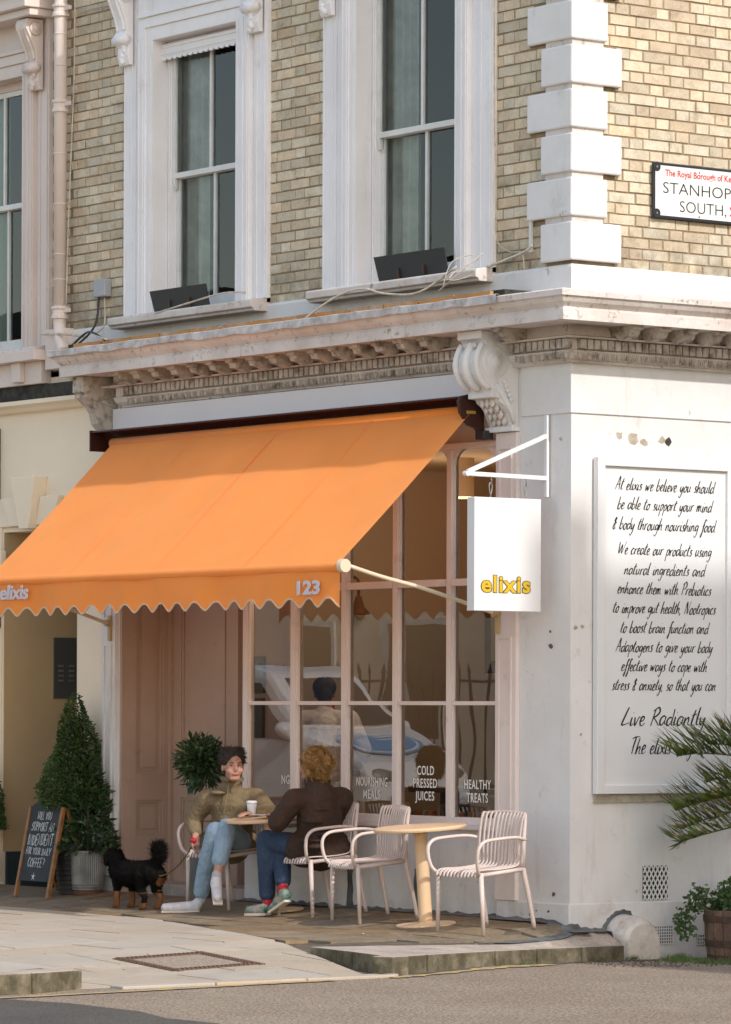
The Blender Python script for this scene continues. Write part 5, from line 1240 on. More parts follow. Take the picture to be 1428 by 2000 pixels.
# ================================================================== FURNITURE
def make_chair(name, label):
    t = empty(name, (0,0,0), 0, label, 'chair', 'slatted blush armchairs outside the cafe')
    for sx in (-1, 1):
        q = MB(); q.tube([(sx*0.225,-0.20,0.425),(sx*0.245,-0.225,0.0)],[0.0185,0.0135],10); q.build('leg', chairM, t, smooth=True)
        q = MB(); q.tube(curve_pts([(sx*0.235,0.205,0.62),(sx*0.235,0.185,0.43),(sx*0.243,0.21,0.25),(sx*0.252,0.245,0.0)],4),[0.017]*5+[0.019]*4+[0.016]*3+[0.0135],10); q.build('leg', chairM, t, smooth=True)
        q = MB(); q.tube(curve_pts([(sx*0.24,0.215,0.62),(sx*0.262,0.1,0.645),(sx*0.272,-0.08,0.648),(sx*0.272,-0.19,0.640),(sx*0.270,-0.245,0.60),(sx*0.262,-0.258,0.53),(sx*0.246,-0.246,0.455),(sx*0.222,-0.215,0.415)],5),0.0135,10,squash=(1.15,0.9)); q.build('armrest', chairM, t, smooth=True)
    q = MB(); q.tube([(-.225,-.19,.405),(.225,-.19,.405)],0.014,8); q.tube([(-.235,.185,.42),(.235,.185,.42)],0.017,8)
    for sx in (-1,1): q.tube([(sx*.228,-.20,.408),(sx*.236,.19,.418)],0.015,8)
    q.build('seat_frame', chairM, t, smooth=True)
    n = 12
    side = curve_pts([(0,0.272,0.80),(0,0.262,0.798),(0,0.244,0.77),(0,0.222,0.70),(0,0.200,0.60),(0,0.183,0.50),(0,0.160,0.452),(0,0.10,0.437),(0,-0.03,0.434),(0,-0.17,0.441),(0,-0.225,0.430),(0,-0.240,0.395)],3)
    for i in range(n):
        x_ = -0.205+0.41*i/(n-1); flare = 1.03
        pts = [(x_*(1.0+0.06*max(0,(p.z-0.45)/0.35)), p.y - 0.018*(1-abs(x_/0.205)**2)*0 + (0.02*(abs(x_/0.205)**2)*-1 if p.z > 0.5 else 0), p.z-(0.006*(1-(x_/0.205)**2) if p.z < .5 else 0)) for p in side]
        q = MB(); q.tube(pts, 0.0115, 6, squash=(1.0,0.55)); q.build('slat', chairM, t, smooth=True)
    q = MB(); q.tube(curve_pts([(-.218,.250,.792),(-.11,.270,.80),(0,.272,.803),(.11,.270,.80),(.218,.250,.792)],3),0.0115,8)
    for sx in (-1,1): q.tube([(sx*.219,.250,.79),(sx*.238,.198,.60),(sx*.236,.185,.43)],[.0115,.016,.018],8)
    q.build('back_frame', chairM, t, smooth=True)
    return t
ch = make_chair('armchair', 'empty blush slatted armchair at the right of the round table by the corner')
ch.location = (-0.272,-0.515,0.012); ch.rotation_euler = (0.075,0,rad(1)); ch.scale = (1,0.93,0.97)
for (x, y, z, rz, lab) in ((-1.645,-0.425,0.022,rad(-13),'empty blush slatted armchair between the seated pair and the round table'),(-2.40,-0.33,0.033,rad(-6),'blush slatted armchair under the blond person in the brown coat'),(-3.60,-0.29,0.037,rad(4),'blush slatted armchair under the person in the khaki jacket')):
    c = copy_tree(ch); c.location = (x, y, z); c.rotation_euler = (0.075,0,rz); c['label'] = lab
def make_table(x, y, z, label):
    t = empty('round_table', (x, y, z), 0, label, 'table', 'round peach bistro tables')
    q = MB(); q.lathe([(0.30,0.655),(0.318,0.658),(0.322,0.668),(0.322,0.676),(0.317,0.682),(0,0.682)],48); q.build('table_top', tableM, t)
    q = MB(); q.lathe([(0.050,0.01),(0.047,0.05),(0.045,0.60),(0.05,0.654)],24); q.build('pedestal', tableM, t, smooth=True)
    q = MB(); q.lathe([(0.205,0.0),(0.207,0.006),(0.203,0.012),(0.10,0.019),(0.052,0.024)],40); q.build('base', tableM, t)
    t.rotation_euler = (0.07,-0.012,0); return t
make_table(-0.957,-0.487,0.017,'round peach bistro table standing empty near the corner')
make_table(-2.92,-0.36,0.032,'round peach bistro table between the two seated people')
r = empty('takeaway_cup', (-3.085,-0.46,0.722), 0, 'white takeaway coffee cup on the table of the seated pair', 'cup')
q = MB(); q.lathe([(0.027,0),(0.037,0.09)],18); q.build('cup_body', shoeW, r, smooth=True); q = MB(); q.lathe([(0.040,0.0905),(0.040,0.10),(0.034,0.108)],18); q.build('cup_lid', signW, r)
q = MB(); q.hexa([(-.1,-.06,0),(.08,-.08,0),(.1,.06,0),(-.07,.08,0),(-.1,-.06,.003),(.08,-.08,.006),(.1,.06,.012),(-.07,.08,.003)]); tag(q.build('napkin', signW, loc=(-2.86,-0.50,0.731)), 'crumpled white paper napkin lying beside the takeaway cup', 'napkin')

# A-board
ab = empty('chalkboard_sign', (-5.96,-0.40,0.015), 0, 'wooden framed chalkboard A-board asking for coffee support', 'A-board')
tl = 0.18/0.72
def fp(u, z): return (u, -0.145+z*tl*0.82, z)
q = MB(); q.bar(fp(-0.235,0.0),fp(-0.235,0.71),0.030,0.030); q.build('leg', woodM, ab, bevel=0.003)
q = MB(); q.bar(fp(0.235,0.0),fp(0.235,0.71),0.034,0.030); q.build('leg', woodM, ab, bevel=0.003)
for sx in (-0.235,0.235): q = MB(); q.bar((sx,0.25,0.035),(sx,0.028,0.70),0.028,0.028); q.build('leg', woodM, ab, bevel=0.003)
q = MB(); q.bar((-0.235,0.166,0.28),(0.235,0.166,0.28),0.02,0.04); q.build('stretcher', woodM, ab)
q = MB(); pts = [(-0.215,0.13),(0.215,0.13),(0.215,0.69)]+[(0.215*math.cos(math.pi*k/12)*1.0, 0.69+0.075*math.sin(math.pi*k/12)) for k in range(13)]
for yy in (-0.006,0.006):
    for p in pts: b_ = fp(p[0], p[1]); q.v.append((b_[0], b_[1]+yy, b_[2]))
k = len(pts); q.face(tuple(range(k))); q.face(tuple(k+i for i in reversed(range(k))))
for i in range(k): q.face((i, i+k, (i+1)%k+k, (i+1)%k))
bo = q.build('board', boardM, ab)
tilt = math.atan(tl*0.82)
BAS = Matrix(((1,0,0),(0,math.sin(tilt),-math.cos(tilt)),(0,math.cos(tilt),math.sin(tilt))))
for s_, z_, wd, sz in (('WILL YOU',0.610,0.21,0.085),('SUPPORT AN',0.520,0.33,0.095),('INDENDENT',0.410,0.37,0.12),('FOR YOUR DAILY',0.335,0.36,0.08),('COFFEE?',0.240,0.25,0.10)):
    p = fp(0.0, z_); stroke_text('chalk_writing', s_, wd, sz*0.36, chalkM, (p[0]+random.uniform(-.01,.01),p[1]-0.0078,p[2]), BAS, ab, font=SC, pen=0.22, shear=0.06, smooth=False, jit=0.08, rotz=random.uniform(-.015,.02))
for xx, zz in ((0.0,0.715),(-0.02,0.165)):
    q = MB(); n0 = 10
    for i in range(n0):
        a = math.pi/2+2*math.pi*i/n0; r_ = 0.034 if i % 2 == 0 else 0.010; b_ = fp(xx+r_*math.cos(a), zz+r_*math.sin(a)*1.1); q.v.append((b_[0], b_[1]-0.0075, b_[2]))
    q.face(tuple(range(n0))); q.build('chalk_star', chalkM, ab)

# ================================================================== PLANTS
def leaf_cloud(n, shape, ll, lw, M_, name, parent, droop=0.3, seed=1, outward=1.0):
    rn = random.Random(seed); q = MB()
    for i in range(n):
        p, nrm_ = shape(rn)
        d = (nrm_*outward + Vector((rn.gauss(0,.5),rn.gauss(0,.5),rn.gauss(0,.5)+0.2))).normalized()
        sd = d.cross(Vector((rn.gauss(0,1),rn.gauss(0,1),rn.gauss(0,1)))).normalized(); l_ = ll*rn.uniform(.6,1.25); w_ = lw*rn.uniform(.7,1.2)
        mid = p+d*l_*0.5 + Vector((0,0,-droop*l_*0.1)); tip = p+d*l_+Vector((0,0,-droop*l_*0.4)); up = sd.cross(d)*w_*0.25
        k = len(q.v); q.v += [tuple(p), tuple(mid+sd*w_/2+up), tuple(tip), tuple(mid-sd*w_/2+up), tuple(mid)]
        q.face((k, k+1, k+4)); q.face((k+1, k+2, k+4)); q.face((k+2, k+3, k+4)); q.face((k+3, k, k+4))
    return tag(q.build(name, M_, parent, smooth=False), kind='stuff')
def cone_shape(R_, h, z0, c=(0,0), bumps=0.12):
    def f_(rn):
        t = 1-math.sqrt(rn.random()); a = rn.uniform(0, 2*math.pi)
        prof = (1-t)**0.75*(0.82+0.18*min(1,t*6))
        r_ = (1.12 if rn.random() < .05 else 1)*R_*prof*(1+bumps*math.sin(a*3+t*9)+0.06*math.sin(a*7-t*15))*(1-0.35*rn.random()**2)
        n_ = Vector((math.cos(a), math.sin(a), 0.35)).normalized()
        return Vector((c[0]+r_*math.cos(a), c[1]+r_*math.sin(a), z0+h*t)), n_
    return f_
def ball_shape(R_, c, sz=1.0, inner=0.4):
    def f_(rn):
        v = Vector((rn.gauss(0,1),rn.gauss(0,1),rn.gauss(0,1))).normalized(); r_ = R_*(1-inner*rn.random()**1.6)*(1+0.16*math.sin(v.x*6+v.z*5)+0.1*math.sin(v.y*9))*(1.25 if rn.random() < .06 else 1)
        return Vector(c)+Vector((v.x*r_, v.y*r_, v.z*r_*sz)), v
    return f_
pl = empty('cone_topiary', (-5.87,-0.20,0.045), 0, 'tall clipped box cone in a dark pot behind the A-board', 'topiary')
leaf_cloud(9500, cone_shape(0.275,0.92,0.66,bumps=0.22), 0.032, 0.017, leafM, 'foliage', pl)
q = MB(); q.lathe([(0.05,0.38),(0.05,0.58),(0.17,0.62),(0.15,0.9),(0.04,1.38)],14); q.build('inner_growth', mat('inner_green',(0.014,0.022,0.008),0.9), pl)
q = MB(); q.lathe([(0.13,0),(0.17,0.36),(0.18,0.365),(0.18,0.40),(0.15,0.38)],28); q.build('pot', mat('dark_ribbed_pot',(0.035,0.032,0.03),0.6), pl)
for k in range(9): q = MB(); q.lathe([(0.135+0.0044*k*1.0,0.03+k*0.038),(0.141+0.0044*k,0.036+k*0.038),(0.137+0.0044*k,0.043+k*0.038)],28); q.build('pot_rib', mat('dark_ribbed_pot',(0.035,0.032,0.03)), pl)
p2 = copy_tree(pl); p2.location = (-7.16,-0.28,0.04); p2.scale = (0.8,0.8,0.72); p2['label'] = 'clipped box cone cut off by the left edge of the photo'
by = empty('bay_shrub', (-5.70,-0.19,0.045), 0, 'loose leafy bay shrub in a ribbed galvanised tub', 'shrub')
leaf_cloud(1900, cone_shape(0.235,0.78,0.33,bumps=0.25), 0.075, 0.026, bayM, 'foliage', by, seed=3)
q = MB(); q.tube([(0,0,0.3),(0,0,0.85)],0.012,6); q.build('stem', barkM, by)
q = MB(); q.lathe([(0.115,0),(0.117,0.03),(0.121,0.035)],32); q.build('tub_base', rustM, by)
q = MB(); sg_ = 96; prof = [(0.121,0.036),(0.124,0.08),(0.135,0.30),(0.140,0.325),(0.146,0.33),(0.146,0.342),(0.135,0.342),(0.12,0.30)]
for r_, z_ in prof:
    for k in range(sg_):
        a = 2*math.pi*k/sg_; rr = r_+(0.0025 if k % 2 else -0.0025)*(1 if 0.08 <= z_ <= 0.3 else 0); q.v.append((rr*math.cos(a), rr*math.sin(a), z_))
for i in range(len(prof)-1):
    for k in range(sg_): a = i*sg_+k; b_ = i*sg_+(k+1)%sg_; q.face((a, b_, b_+sg_, a+sg_))
q.build('tub', galvM, by)
for z_ in (0.055,0.075): q = MB(); q.lathe([(0.1225,z_-.006),(0.129,z_),(0.1225,z_+.006)],32); q.build('tub_band', galvM, by)
ly = empty('lollipop_bay_tree', (-4.50,0.06,0.05), 0, 'small round headed bay tree in a grey pot in the shop doorway', 'tree')
leaf_cloud(1400, ball_shape(0.155,(0,0,1.045),1.15,inner=0.9), 0.07, 0.026, bayM, 'crown', ly, seed=5)
q = MB(); q.tube([(0,0,0.2),(0.01,0,0.6),(0,0,1.0)],0.013,8); q.build('trunk', barkM, ly)
q = MB(); q.lathe([(0.075,0),(0.10,0.33),(0.105,0.335),(0.105,0.35),(0.09,0.34)],24); q.build('pot', mat('grey_zinc_pot',(0.16,0.165,0.155),0.5), ly)
# barrel planter
ba = empty('barrel_planter', (0.60,1.02,-0.21), 0, 'half whisky barrel planter with trailing greenery at the right edge', 'planter')
ns = 20
for k in range(ns):
    a0 = 2*math.pi*k/ns+0.012; a1 = 2*math.pi*(k+1)/ns-0.012; q = MB(); pr = [(0.225,0.0),(0.243,0.09),(0.256,0.20),(0.262,0.36)]; 
    for r_, z_ in pr:
        dz = random.uniform(-.003,.003) if z_ > .3 else 0
        for a, rr in ((a0,r_),(a1,r_),(a1,r_-0.022),(a0,r_-0.022)): q.v.append((rr*math.cos(a), rr*math.sin(a), z_+dz))
    for i in range(3):
        for j in range(4): A = i*4+j; B = i*4+(j+1)%4; q.face((A, B, B+4, A+4))
    q.face((12,13,14,15)); q.build('stave', barrelM, ba)
for z_, r_ in ((0.035,0.236),(0.135,0.252),(0.30,0.2635)):
    q = MB(); q.lathe([(r_-.006,z_-.022),(r_+.001,z_-.022),(r_+.004,z_+.022),(r_-.004,z_+.022)],40); q.build('hoop', hoopM, ba)
q = MB(); q.lathe([(0.24,0.30),(0.0,0.32)],24); q.build('soil', jointM, ba)
leaf_cloud(1500, ball_shape(0.22,(0.02,0.04,0.39),0.75), 0.045, 0.035, pelarM, 'foliage', ba, seed=8)
def blobs(rn):
    c = rn.choice([(-0.20,-0.20,0.40),(-0.24,-0.25,0.34),(-0.25,-0.31,0.28),(-0.24,-0.30,0.22),(-0.10,-0.18,0.46),(-0.22,-0.2,0.46),(-0.16,-0.30,0.42)]); v = Vector((rn.gauss(0,1),rn.gauss(0,1),rn.gauss(0,1)))*0.022; return Vector(c)+v, v.normalized()
leaf_cloud(330, blobs, 0.040, 0.032, pelarM, 'trailing_stem', ba, seed=9)
# palm beyond the frame edge
pm = empty('potted_palm', (0.52,1.80,-0.25), 0, 'palm with arching fronds reaching in front of the text board', 'palm')
q = MB(); q.lathe([(0.20,0),(0.26,0.45),(0.27,0.46),(0.25,0.45)],28); q.build('pot', mat('terracotta_pot',(0.25,0.1,0.05),0.8), pm)
q = MB(); q.tube([(0,0,0.4),(0,0.0,0.95)],[0.07,0.09],12); q.build('trunk', barkM, pm)
def frond(tip, lift, n=84, ll=0.30, seed=0, base=(0,-0.05,0.95), side=1):
    rn = random.Random(seed); B = Vector(base); T = Vector(tip)+Vector((0,0.07,-0.03))-pm.location; mid = (B+T)/2+Vector((0,0,lift)); 
    C = curve_pts([B, B.lerp(mid,0.55)+Vector((0,0,lift*.25)), mid, mid.lerp(T,0.6)+Vector((0,0,lift*.12)), T], 10)
    q = MB(); q.tube(C, [0.010*(1-0.8*i/len(C)) for i in range(len(C))], 6); f_ = q.build('frond', palmM, pm)
    lf = MB(); m_ = len(C)
    for i in range(n):
        t = 0.18+0.82*i/n; idx = t*(m_-1); a = int(idx); p = C[a].lerp(C[min(a+1,m_-1)], idx-a); d = (C[min(a+1,m_-1)]-C[max(a-1,0)]).normalized()
        for s_ in (-1, 1):
            upv = Vector((0.1*s_,0,1)); out = d.cross(Vector((0,0,1))).normalized()*s_
            dirv = (d*0.7+upv*(0.95 if s_ > 0 else 0.45)+out*0.55+Vector((rn.gauss(0,.17),rn.gauss(0,.17),rn.gauss(0,.17)))).normalized()
            l_ = ll*(0.55+0.75*math.sin(math.pi*min(1,t*0.9)))*rn.uniform(.85,1.1); w_ = 0.023
            sd = dirv.cross(Vector((0.3,0.9,0.3*s_))).normalized()*w_/2; k = len(lf.v)
            p1 = p+dirv*l_*0.5-Vector((0,0,0.02)); p2 = p+dirv*l_-Vector((0,0,0.04*l_/0.3))
            lf.v += [tuple(p-sd*.6), tuple(p+sd*.6), tuple(p1+sd), tuple(p1-sd), tuple(p2)]
            lf.cur = 0; lf.face((k,k+1,k+2,k+3)); lf.cur = 1 if rn.random() < 0.25 else 0; lf.face((k+3,k+2,k+4))
    tag(lf.build('leaflet', [palmM, dryM], f_), kind='stuff')
frond((0.50,0.45,1.22),0.22,seed=1,n=66,ll=0.30); frond((0.62,0.62,1.30),0.2,seed=21,n=50,ll=0.26); frond((0.40,0.62,0.74),0.12,seed=22,n=50,ll=0.24); frond((0.52,0.70,1.05),0.16,seed=11,n=40,ll=0.22); frond((0.46,0.50,0.86),0.16,seed=2,ll=0.26,n=66); frond((0.48,0.50,0.64),0.07,seed=3,ll=0.26,n=56); frond((0.44,0.92,1.40),0.10,seed=4,ll=0.22,n=50)
frond((0.9,2.8,1.2),0.3,seed=6); frond((1.3,1.9,1.0),0.3,seed=7); frond((0.5,2.9,0.9),0.3,seed=8)
# grass and weeds
q = MB(); rn = random.Random(4)
def tuft(x, y, n, h, sp):
    for i in range(n):
        a = rn.uniform(0,6.28); r_ = abs(rn.gauss(0,sp)); b_ = Vector((x+r_*math.cos(a), y+r_*math.sin(a), zroad(y)+0.004)); t_ = b_+Vector((rn.gauss(0,.018),rn.gauss(0,.018),h*rn.uniform(.4,1.1))); s_ = Vector((rn.gauss(0,1),rn.gauss(0,1),0)).normalized()*0.0025
        k = len(q.v); q.v += [tuple(b_-s_), tuple(b_+s_), tuple(t_)]; q.face((k,k+1,k+2))
for (x, y, n, h, sp) in ((0.30,0.30,90,0.035,0.05),(0.45,0.62,260,0.055,0.07),(0.52,0.50,260,0.05,0.06),(0.62,0.42,140,0.04,0.05),(0.85,0.48,260,0.045,0.06),(0.95,0.62,200,0.045,0.07),(0.33,0.66,90,0.035,0.05),(0.72,0.30,80,0.03,0.05),(0.5,-0.15,70,0.03,0.06),(0.9,-1.1,60,0.025,0.05),(1.5,0.8,120,0.04,0.1)): tuft(x,y,n,h,sp)
tag(q.build('grass', grassM), 'short green weeds along the foot of the side wall', 'grass', None, 'stuff')
q = MB()
for i in range(500):
    x = rn.uniform(0.1,1.2); y = rn.uniform(-0.6,1.3); s_ = rn.uniform(.004,.010)
    if x > 0.35: q.ell((x,y,zroad(y)+0.004),(s_,s_,s_*.6),seg=5,rings=3)
tag(q.build('gravel', jointM), 'loose grit along the gutter', 'gravel', None, 'stuff')

q = MB()
for i in range(60):
    x = rn.uniform(-5,1.0); y = rn.uniform(-4.2,-0.2); z = (zb(x,y) if y > -1.3 else zp(x,y) if y < -2.5 else None)
    if z is None: continue
    q.ell((x,y,z+0.004),(rn.uniform(.004,.012),rn.uniform(.004,.012),.003),seg=5,rings=3)
tag(q.build('litter', mat('pale_litter',(0.5,0.46,0.4),0.8,(0.25,0.17,0.08),8)), 'scattered specks of leaf and paper on the paving', 'litter', None, 'stuff')
# ================================================================== PEOPLE
def caps(q, pts, seg=12):
    for (a, ra), (b, rb) in zip(pts, pts[1:]): q.cone(a, b, ra, rb, seg)
def hand(q, wrist, d, palm_n, curl=0.5, sc_=1.0):
    d = Vector(d).normalized(); n = Vector(palm_n).normalized(); s = d.cross(n).normalized(); W = Vector(wrist)
    for k in (-1.2,-.4,.4,1.2):
        q.cone(W+d*0.01+s*k*0.014*sc_, W+d*0.085*sc_+s*k*0.0175*sc_, 0.015, 0.0115, 8)
    for k, ln in ((-1.5,.062),(-.5,.074),(.5,.070),(1.5,.056)):
        a = W+d*0.088*sc_+s*k*0.0155*sc_; d1 = (d+n*curl*0.5).normalized(); b_ = a+d1*ln*.45; d2 = (d+n*curl*1.4).normalized(); c_ = b_+d2*ln*.3; d3 = (d+n*curl*2.6).normalized(); e = c_+d3*ln*.25
        caps(q, [(a,.0095),(b_,.0088),(c_,.0082),(e,.007)], 8)
    a = W+d*0.025-s*0.025; b_ = a+(d*.6-s*.9+n*.3).normalized()*0.035; c_ = b_+(d*.9-s*.3+n*.4).normalized()*0.03; caps(q, [(a,.013),(b_,.011),(c_,.009)], 8)
def head(q, c, fwd, tilt=0.0, s=1.0):
    F_ = Vector(fwd).normalized(); U_ = Vector((0,0,1)); S_v = F_.cross(U_).normalized(); U_ = S_v.cross(F_); R3 = Matrix((S_v, F_, U_)).transposed(); c = Vector(c)
    P_ = lambda x, y, z: c+R3 @ Vector((x, y, z))*s
    q.ell(P_(0,-.012,.03),(.074*s,.092*s,.088*s),R3,16,12); q.ell(P_(0,.018,-.035),(.058*s,.068*s,.075*s),R3,14,10)
    q.cone(P_(-.02,.06,-.085),P_(.02,.06,-.085),.02*s,.02*s,10)                # chin
    caps(q, [(P_(0,.082,.012),.008*s),(P_(0,.098,-.015),.012*s),(P_(0,.094,-.026),.013*s)], 8)   # nose
    for k in (-1,1):
        q.ell(P_(k*.076,-.005,-.01),(.010*s,.02*s,.032*s),R3,8,6); q.cone(P_(k*.045,.062,-.03),P_(k*.035,.055,-.05),.022*s,.018*s,8); q.cone(P_(k*.018,.082,.028),P_(k*.045,.072,.03),.007*s,.007*s,8)
    q.cone(P_(-.018,.083,-.055),P_(.018,.083,-.055),.008*s,.008*s,8)
    return P_
def person(name, label, loc): return empty(name, loc, 0, label, 'person')
V = Vector
def rel(root, pts): return [(V(p)-root.location, r) for p, r in pts]
def face_parts(P_, root, s=1.0):
    for k in (-1,1):
        q = MB(); q.ell(P_(k*.03,.074,.008),(.008*s,.006*s,.005*s),None,10,6); q.build('eye', mat('eye_dark',(0.05,0.03,0.02),0.3), root)
        q = MB(); q.cone(P_(k*.016,.088,.03),P_(k*.045,.078,.033),.0028,.002,6); q.build('eyebrow', hairD, root)
    q = MB(); q.cone(P_(-.02,.089,-.056),P_(.02,.089,-.056),.005,.005,6); q.build('mouth', mat('lips',(0.35,0.10,0.09),0.5), root)
# man in the khaki jacket
mR = person('person', 'person in khaki jacket and light jeans seated at the left, holding a dog lead', (-3.55,-0.35,0.03))
o0 = mR.location
def R_(p): return V(p)-o0
q = MB(); Pm = head(q, R_((-3.37,-0.43,1.075)), (0.93,-0.36,0))
caps(q, [(R_((-3.41,-.40,1.02)),.052),(R_((-3.46,-.38,.90)),.06),(R_((-3.5,-.34,.78)),.12),(R_((-3.58,-.28,.55)),.12)])
caps(q, [(R_((-3.60,-.50,.83)),.05),(R_((-3.74,-.52,.66)),.042),(R_((-3.63,-.58,.56)),.026)]); hand(q, R_((-3.625,-.585,.555)), (0.25,-.3,-.5), (0.4,.1,-.1), 1.0)
caps(q, [(R_((-3.34,-.24,.84)),.05),(R_((-3.12,-.28,.745)),.042),(R_((-3.10,-.44,.745)),.026)]); hand(q, R_((-3.10,-.45,.742)), (0.35,-.9,-.05), (0,0,-1), 0.25)
caps(q, [(R_((-3.57,-.34,.52)),.08),(R_((-3.31,-.62,.60)),.06),(R_((-3.52,-.60,.16)),.036)])
caps(q, [(R_((-3.52,-.26,.52)),.08),(R_((-3.22,-.58,.63)),.058),(R_((-3.19,-.68,.33)),.035),(R_((-3.18,-.70,.25)),.035)])
remeshed('body', q, 0.008, [skinM], mR, 3)
q = MB(); caps(q, [(R_((-3.47,-.375,.90)),.085),(R_((-3.50,-.34,.78)),.155),(R_((-3.56,-.30,.62)),.160),(R_((-3.60,-.28,.50)),.155)])
q.cone(R_((-3.59,-.49,.83)),R_((-3.36,-.24,.84)),.078,.078)
caps(q, [(R_((-3.60,-.50,.83)),.078),(R_((-3.75,-.53,.67)),.066),(R_((-3.66,-.56,.59)),.048)]); caps(q, [(R_((-3.34,-.24,.84)),.078),(R_((-3.12,-.28,.75)),.062),(R_((-3.10,-.40,.750)),.044)])
q.cone(R_((-3.47,-.37,.955)),R_((-3.44,-.385,.965)),.07,.07); q.cone(R_((-3.66,-.40,.52)),R_((-3.50,-.22,.52)),.10,.10)
for k in range(7): q.ell(R_((-3.53+random.uniform(-.12,.12),-.42+random.uniform(-.1,.05),.58+.05*k)),(.07,.06,.02))
remeshed('jacket', q, 0.010, [khakiM], mR, 4)
q = MB(); caps(q, [(R_((-3.58,-.35,.50)),.105),(R_((-3.31,-.62,.60)),.076),(R_((-3.47,-.605,.30)),.066),(R_((-3.525,-.60,.155)),.060)]); caps(q, [(R_((-3.53,-.25,.50)),.105),(R_((-3.22,-.58,.63)),.074),(R_((-3.20,-.66,.40)),.062)])
remeshed('jeans', q, 0.009, [denimL], mR, 3)
for (a, b_, c_) in (((-3.53,-.60,.10),(-3.56,-.63,.045),(-3.70,-.80,.035)),((-3.18,-.70,.28),(-3.175,-.71,.23),(-3.08,-.76,.13))):
    q = MB(); q.cone(R_(a),R_(b_),.036,.042); q.cone(R_(b_),R_(c_),.044,.034); sh = remeshed('trainer', q, 0.007, [shoeW], mR, 2); q = MB(); d_ = (R_(c_)-R_(b_)).normalized(); q.bar(R_(b_)-d_*.035+V((0,0,-.038)),R_(c_)+d_*.028+V((0,0,-.030)),.072,.016); q.build('sole', shoeS, sh, bevel=0.004); q = MB(); q.cone(R_(a)+V((0,0,.01)),R_(a)+V((0,0,-.005)),.0375,.0375); q.build('sock', mat('grey_sock',(0.42,0.41,0.43),0.8), sh)
q = MB(); R3h = None; q.ell(Pm(0,-.018,.055),(.085,.098,.083),None,16,12); q.ell(Pm(0,-.055,.01),(.07,.055,.075),None,12,10)
for k in range(50): a = random.uniform(0,6.28); q.ell(Pm(.075*math.cos(a),-.02+.085*math.sin(a)*(1 if math.sin(a)<0 else .75),.075+random.uniform(-.02,.05)),(.02,.02,.018),None,6,4)
remeshed('hair', q, 0.007, [hairD], mR, 1); face_parts(Pm, mR)
ld = empty('dog_lead', (-3.62,-0.60,0.5), 0, 'olive dog lead with red handle running down to the black dog', 'dog lead')
q = MB(); q.tube(curve_pts([(0.0,0.0,0.02),(-.12,.0,-.10),(-.24,-.03,-.20),(-.36,-.06,-.245),(-.42,-.06,-.20)],6),0.006,6); q.build('strap', mat('olive_webbing',(0.12,0.09,0.035),0.8), ld); q = MB(); q.cone((-.05,.02,.03),(.04,-.03,.03),.024,.022); q.build('handle', redM, ld)
# blond person in the brown coat
wR = person('person', 'person with blond hair in a dark brown coat seated facing left at the table', (-2.40,-0.38,0.035)); o0 = wR.location
q = MB(); Pw = head(q, R_((-2.30,-0.48,1.10)), (-0.95,-0.25,0))
caps(q, [(R_((-2.29,-.46,1.03)),.05),(R_((-2.27,-.44,.92)),.055),(R_((-2.30,-.42,.75)),.11),(R_((-2.37,-.36,.53)),.12)])
caps(q, [(R_((-2.33,-.62,.86)),.045),(R_((-2.42,-.70,.68)),.04),(R_((-2.62,-.58,.735)),.026)]); hand(q, R_((-2.63,-.575,.738)), (-.9,.3,.02), (0,0,-1), 0.3)
caps(q, [(R_((-2.25,-.25,.87)),.045),(R_((-2.38,-.22,.72)),.04),(R_((-2.58,-.32,.745)),.026)]); hand(q, R_((-2.59,-.325,.748)), (-.9,-.3,.0), (0,0,-1), 0.3)
caps(q, [(R_((-2.36,-.42,.52)),.08),(R_((-2.70,-.60,.56)),.058),(R_((-2.68,-.60,.12)),.036)]); caps(q, [(R_((-2.34,-.30,.52)),.08),(R_((-2.66,-.50,.55)),.056),(R_((-2.48,-.60,.20)),.034)])
remeshed('body', q, 0.008, [skinM], wR, 3)
q = MB(); caps(q, [(R_((-2.28,-.44,.95)),.075),(R_((-2.28,-.43,.86)),.13),(R_((-2.30,-.42,.76)),.165),(R_((-2.35,-.38,.62)),.170),(R_((-2.37,-.36,.50)),.165)])
q.cone(R_((-2.33,-.60,.85)),R_((-2.24,-.27,.86)),.085,.085); caps(q, [(R_((-2.33,-.62,.85)),.085),(R_((-2.42,-.70,.69)),.072),(R_((-2.60,-.59,.725)),.046)]); caps(q, [(R_((-2.25,-.25,.86)),.08),(R_((-2.38,-.22,.72)),.068),(R_((-2.56,-.31,.735)),.044)])
q.cone(R_((-2.43,-.46,.50)),R_((-2.32,-.28,.50)),.14,.14); q.cone(R_((-2.31,-.47,.975)),R_((-2.26,-.44,.98)),.068,.068)
for k in range(8): q.ell(R_((-2.30+random.uniform(-.08,.1),-.50+random.uniform(-.08,.05),.52+.045*k)),(.09,.08,.02))
remeshed('coat', q, 0.010, [jackB], wR, 4)
q = MB(); caps(q, [(R_((-2.37,-.42,.49)),.105),(R_((-2.70,-.60,.555)),.076),(R_((-2.685,-.60,.17)),.060)]); caps(q, [(R_((-2.35,-.30,.49)),.105),(R_((-2.66,-.50,.545)),.074),(R_((-2.52,-.58,.27)),.060)])
remeshed('jeans', q, 0.009, [denimD], wR, 3)
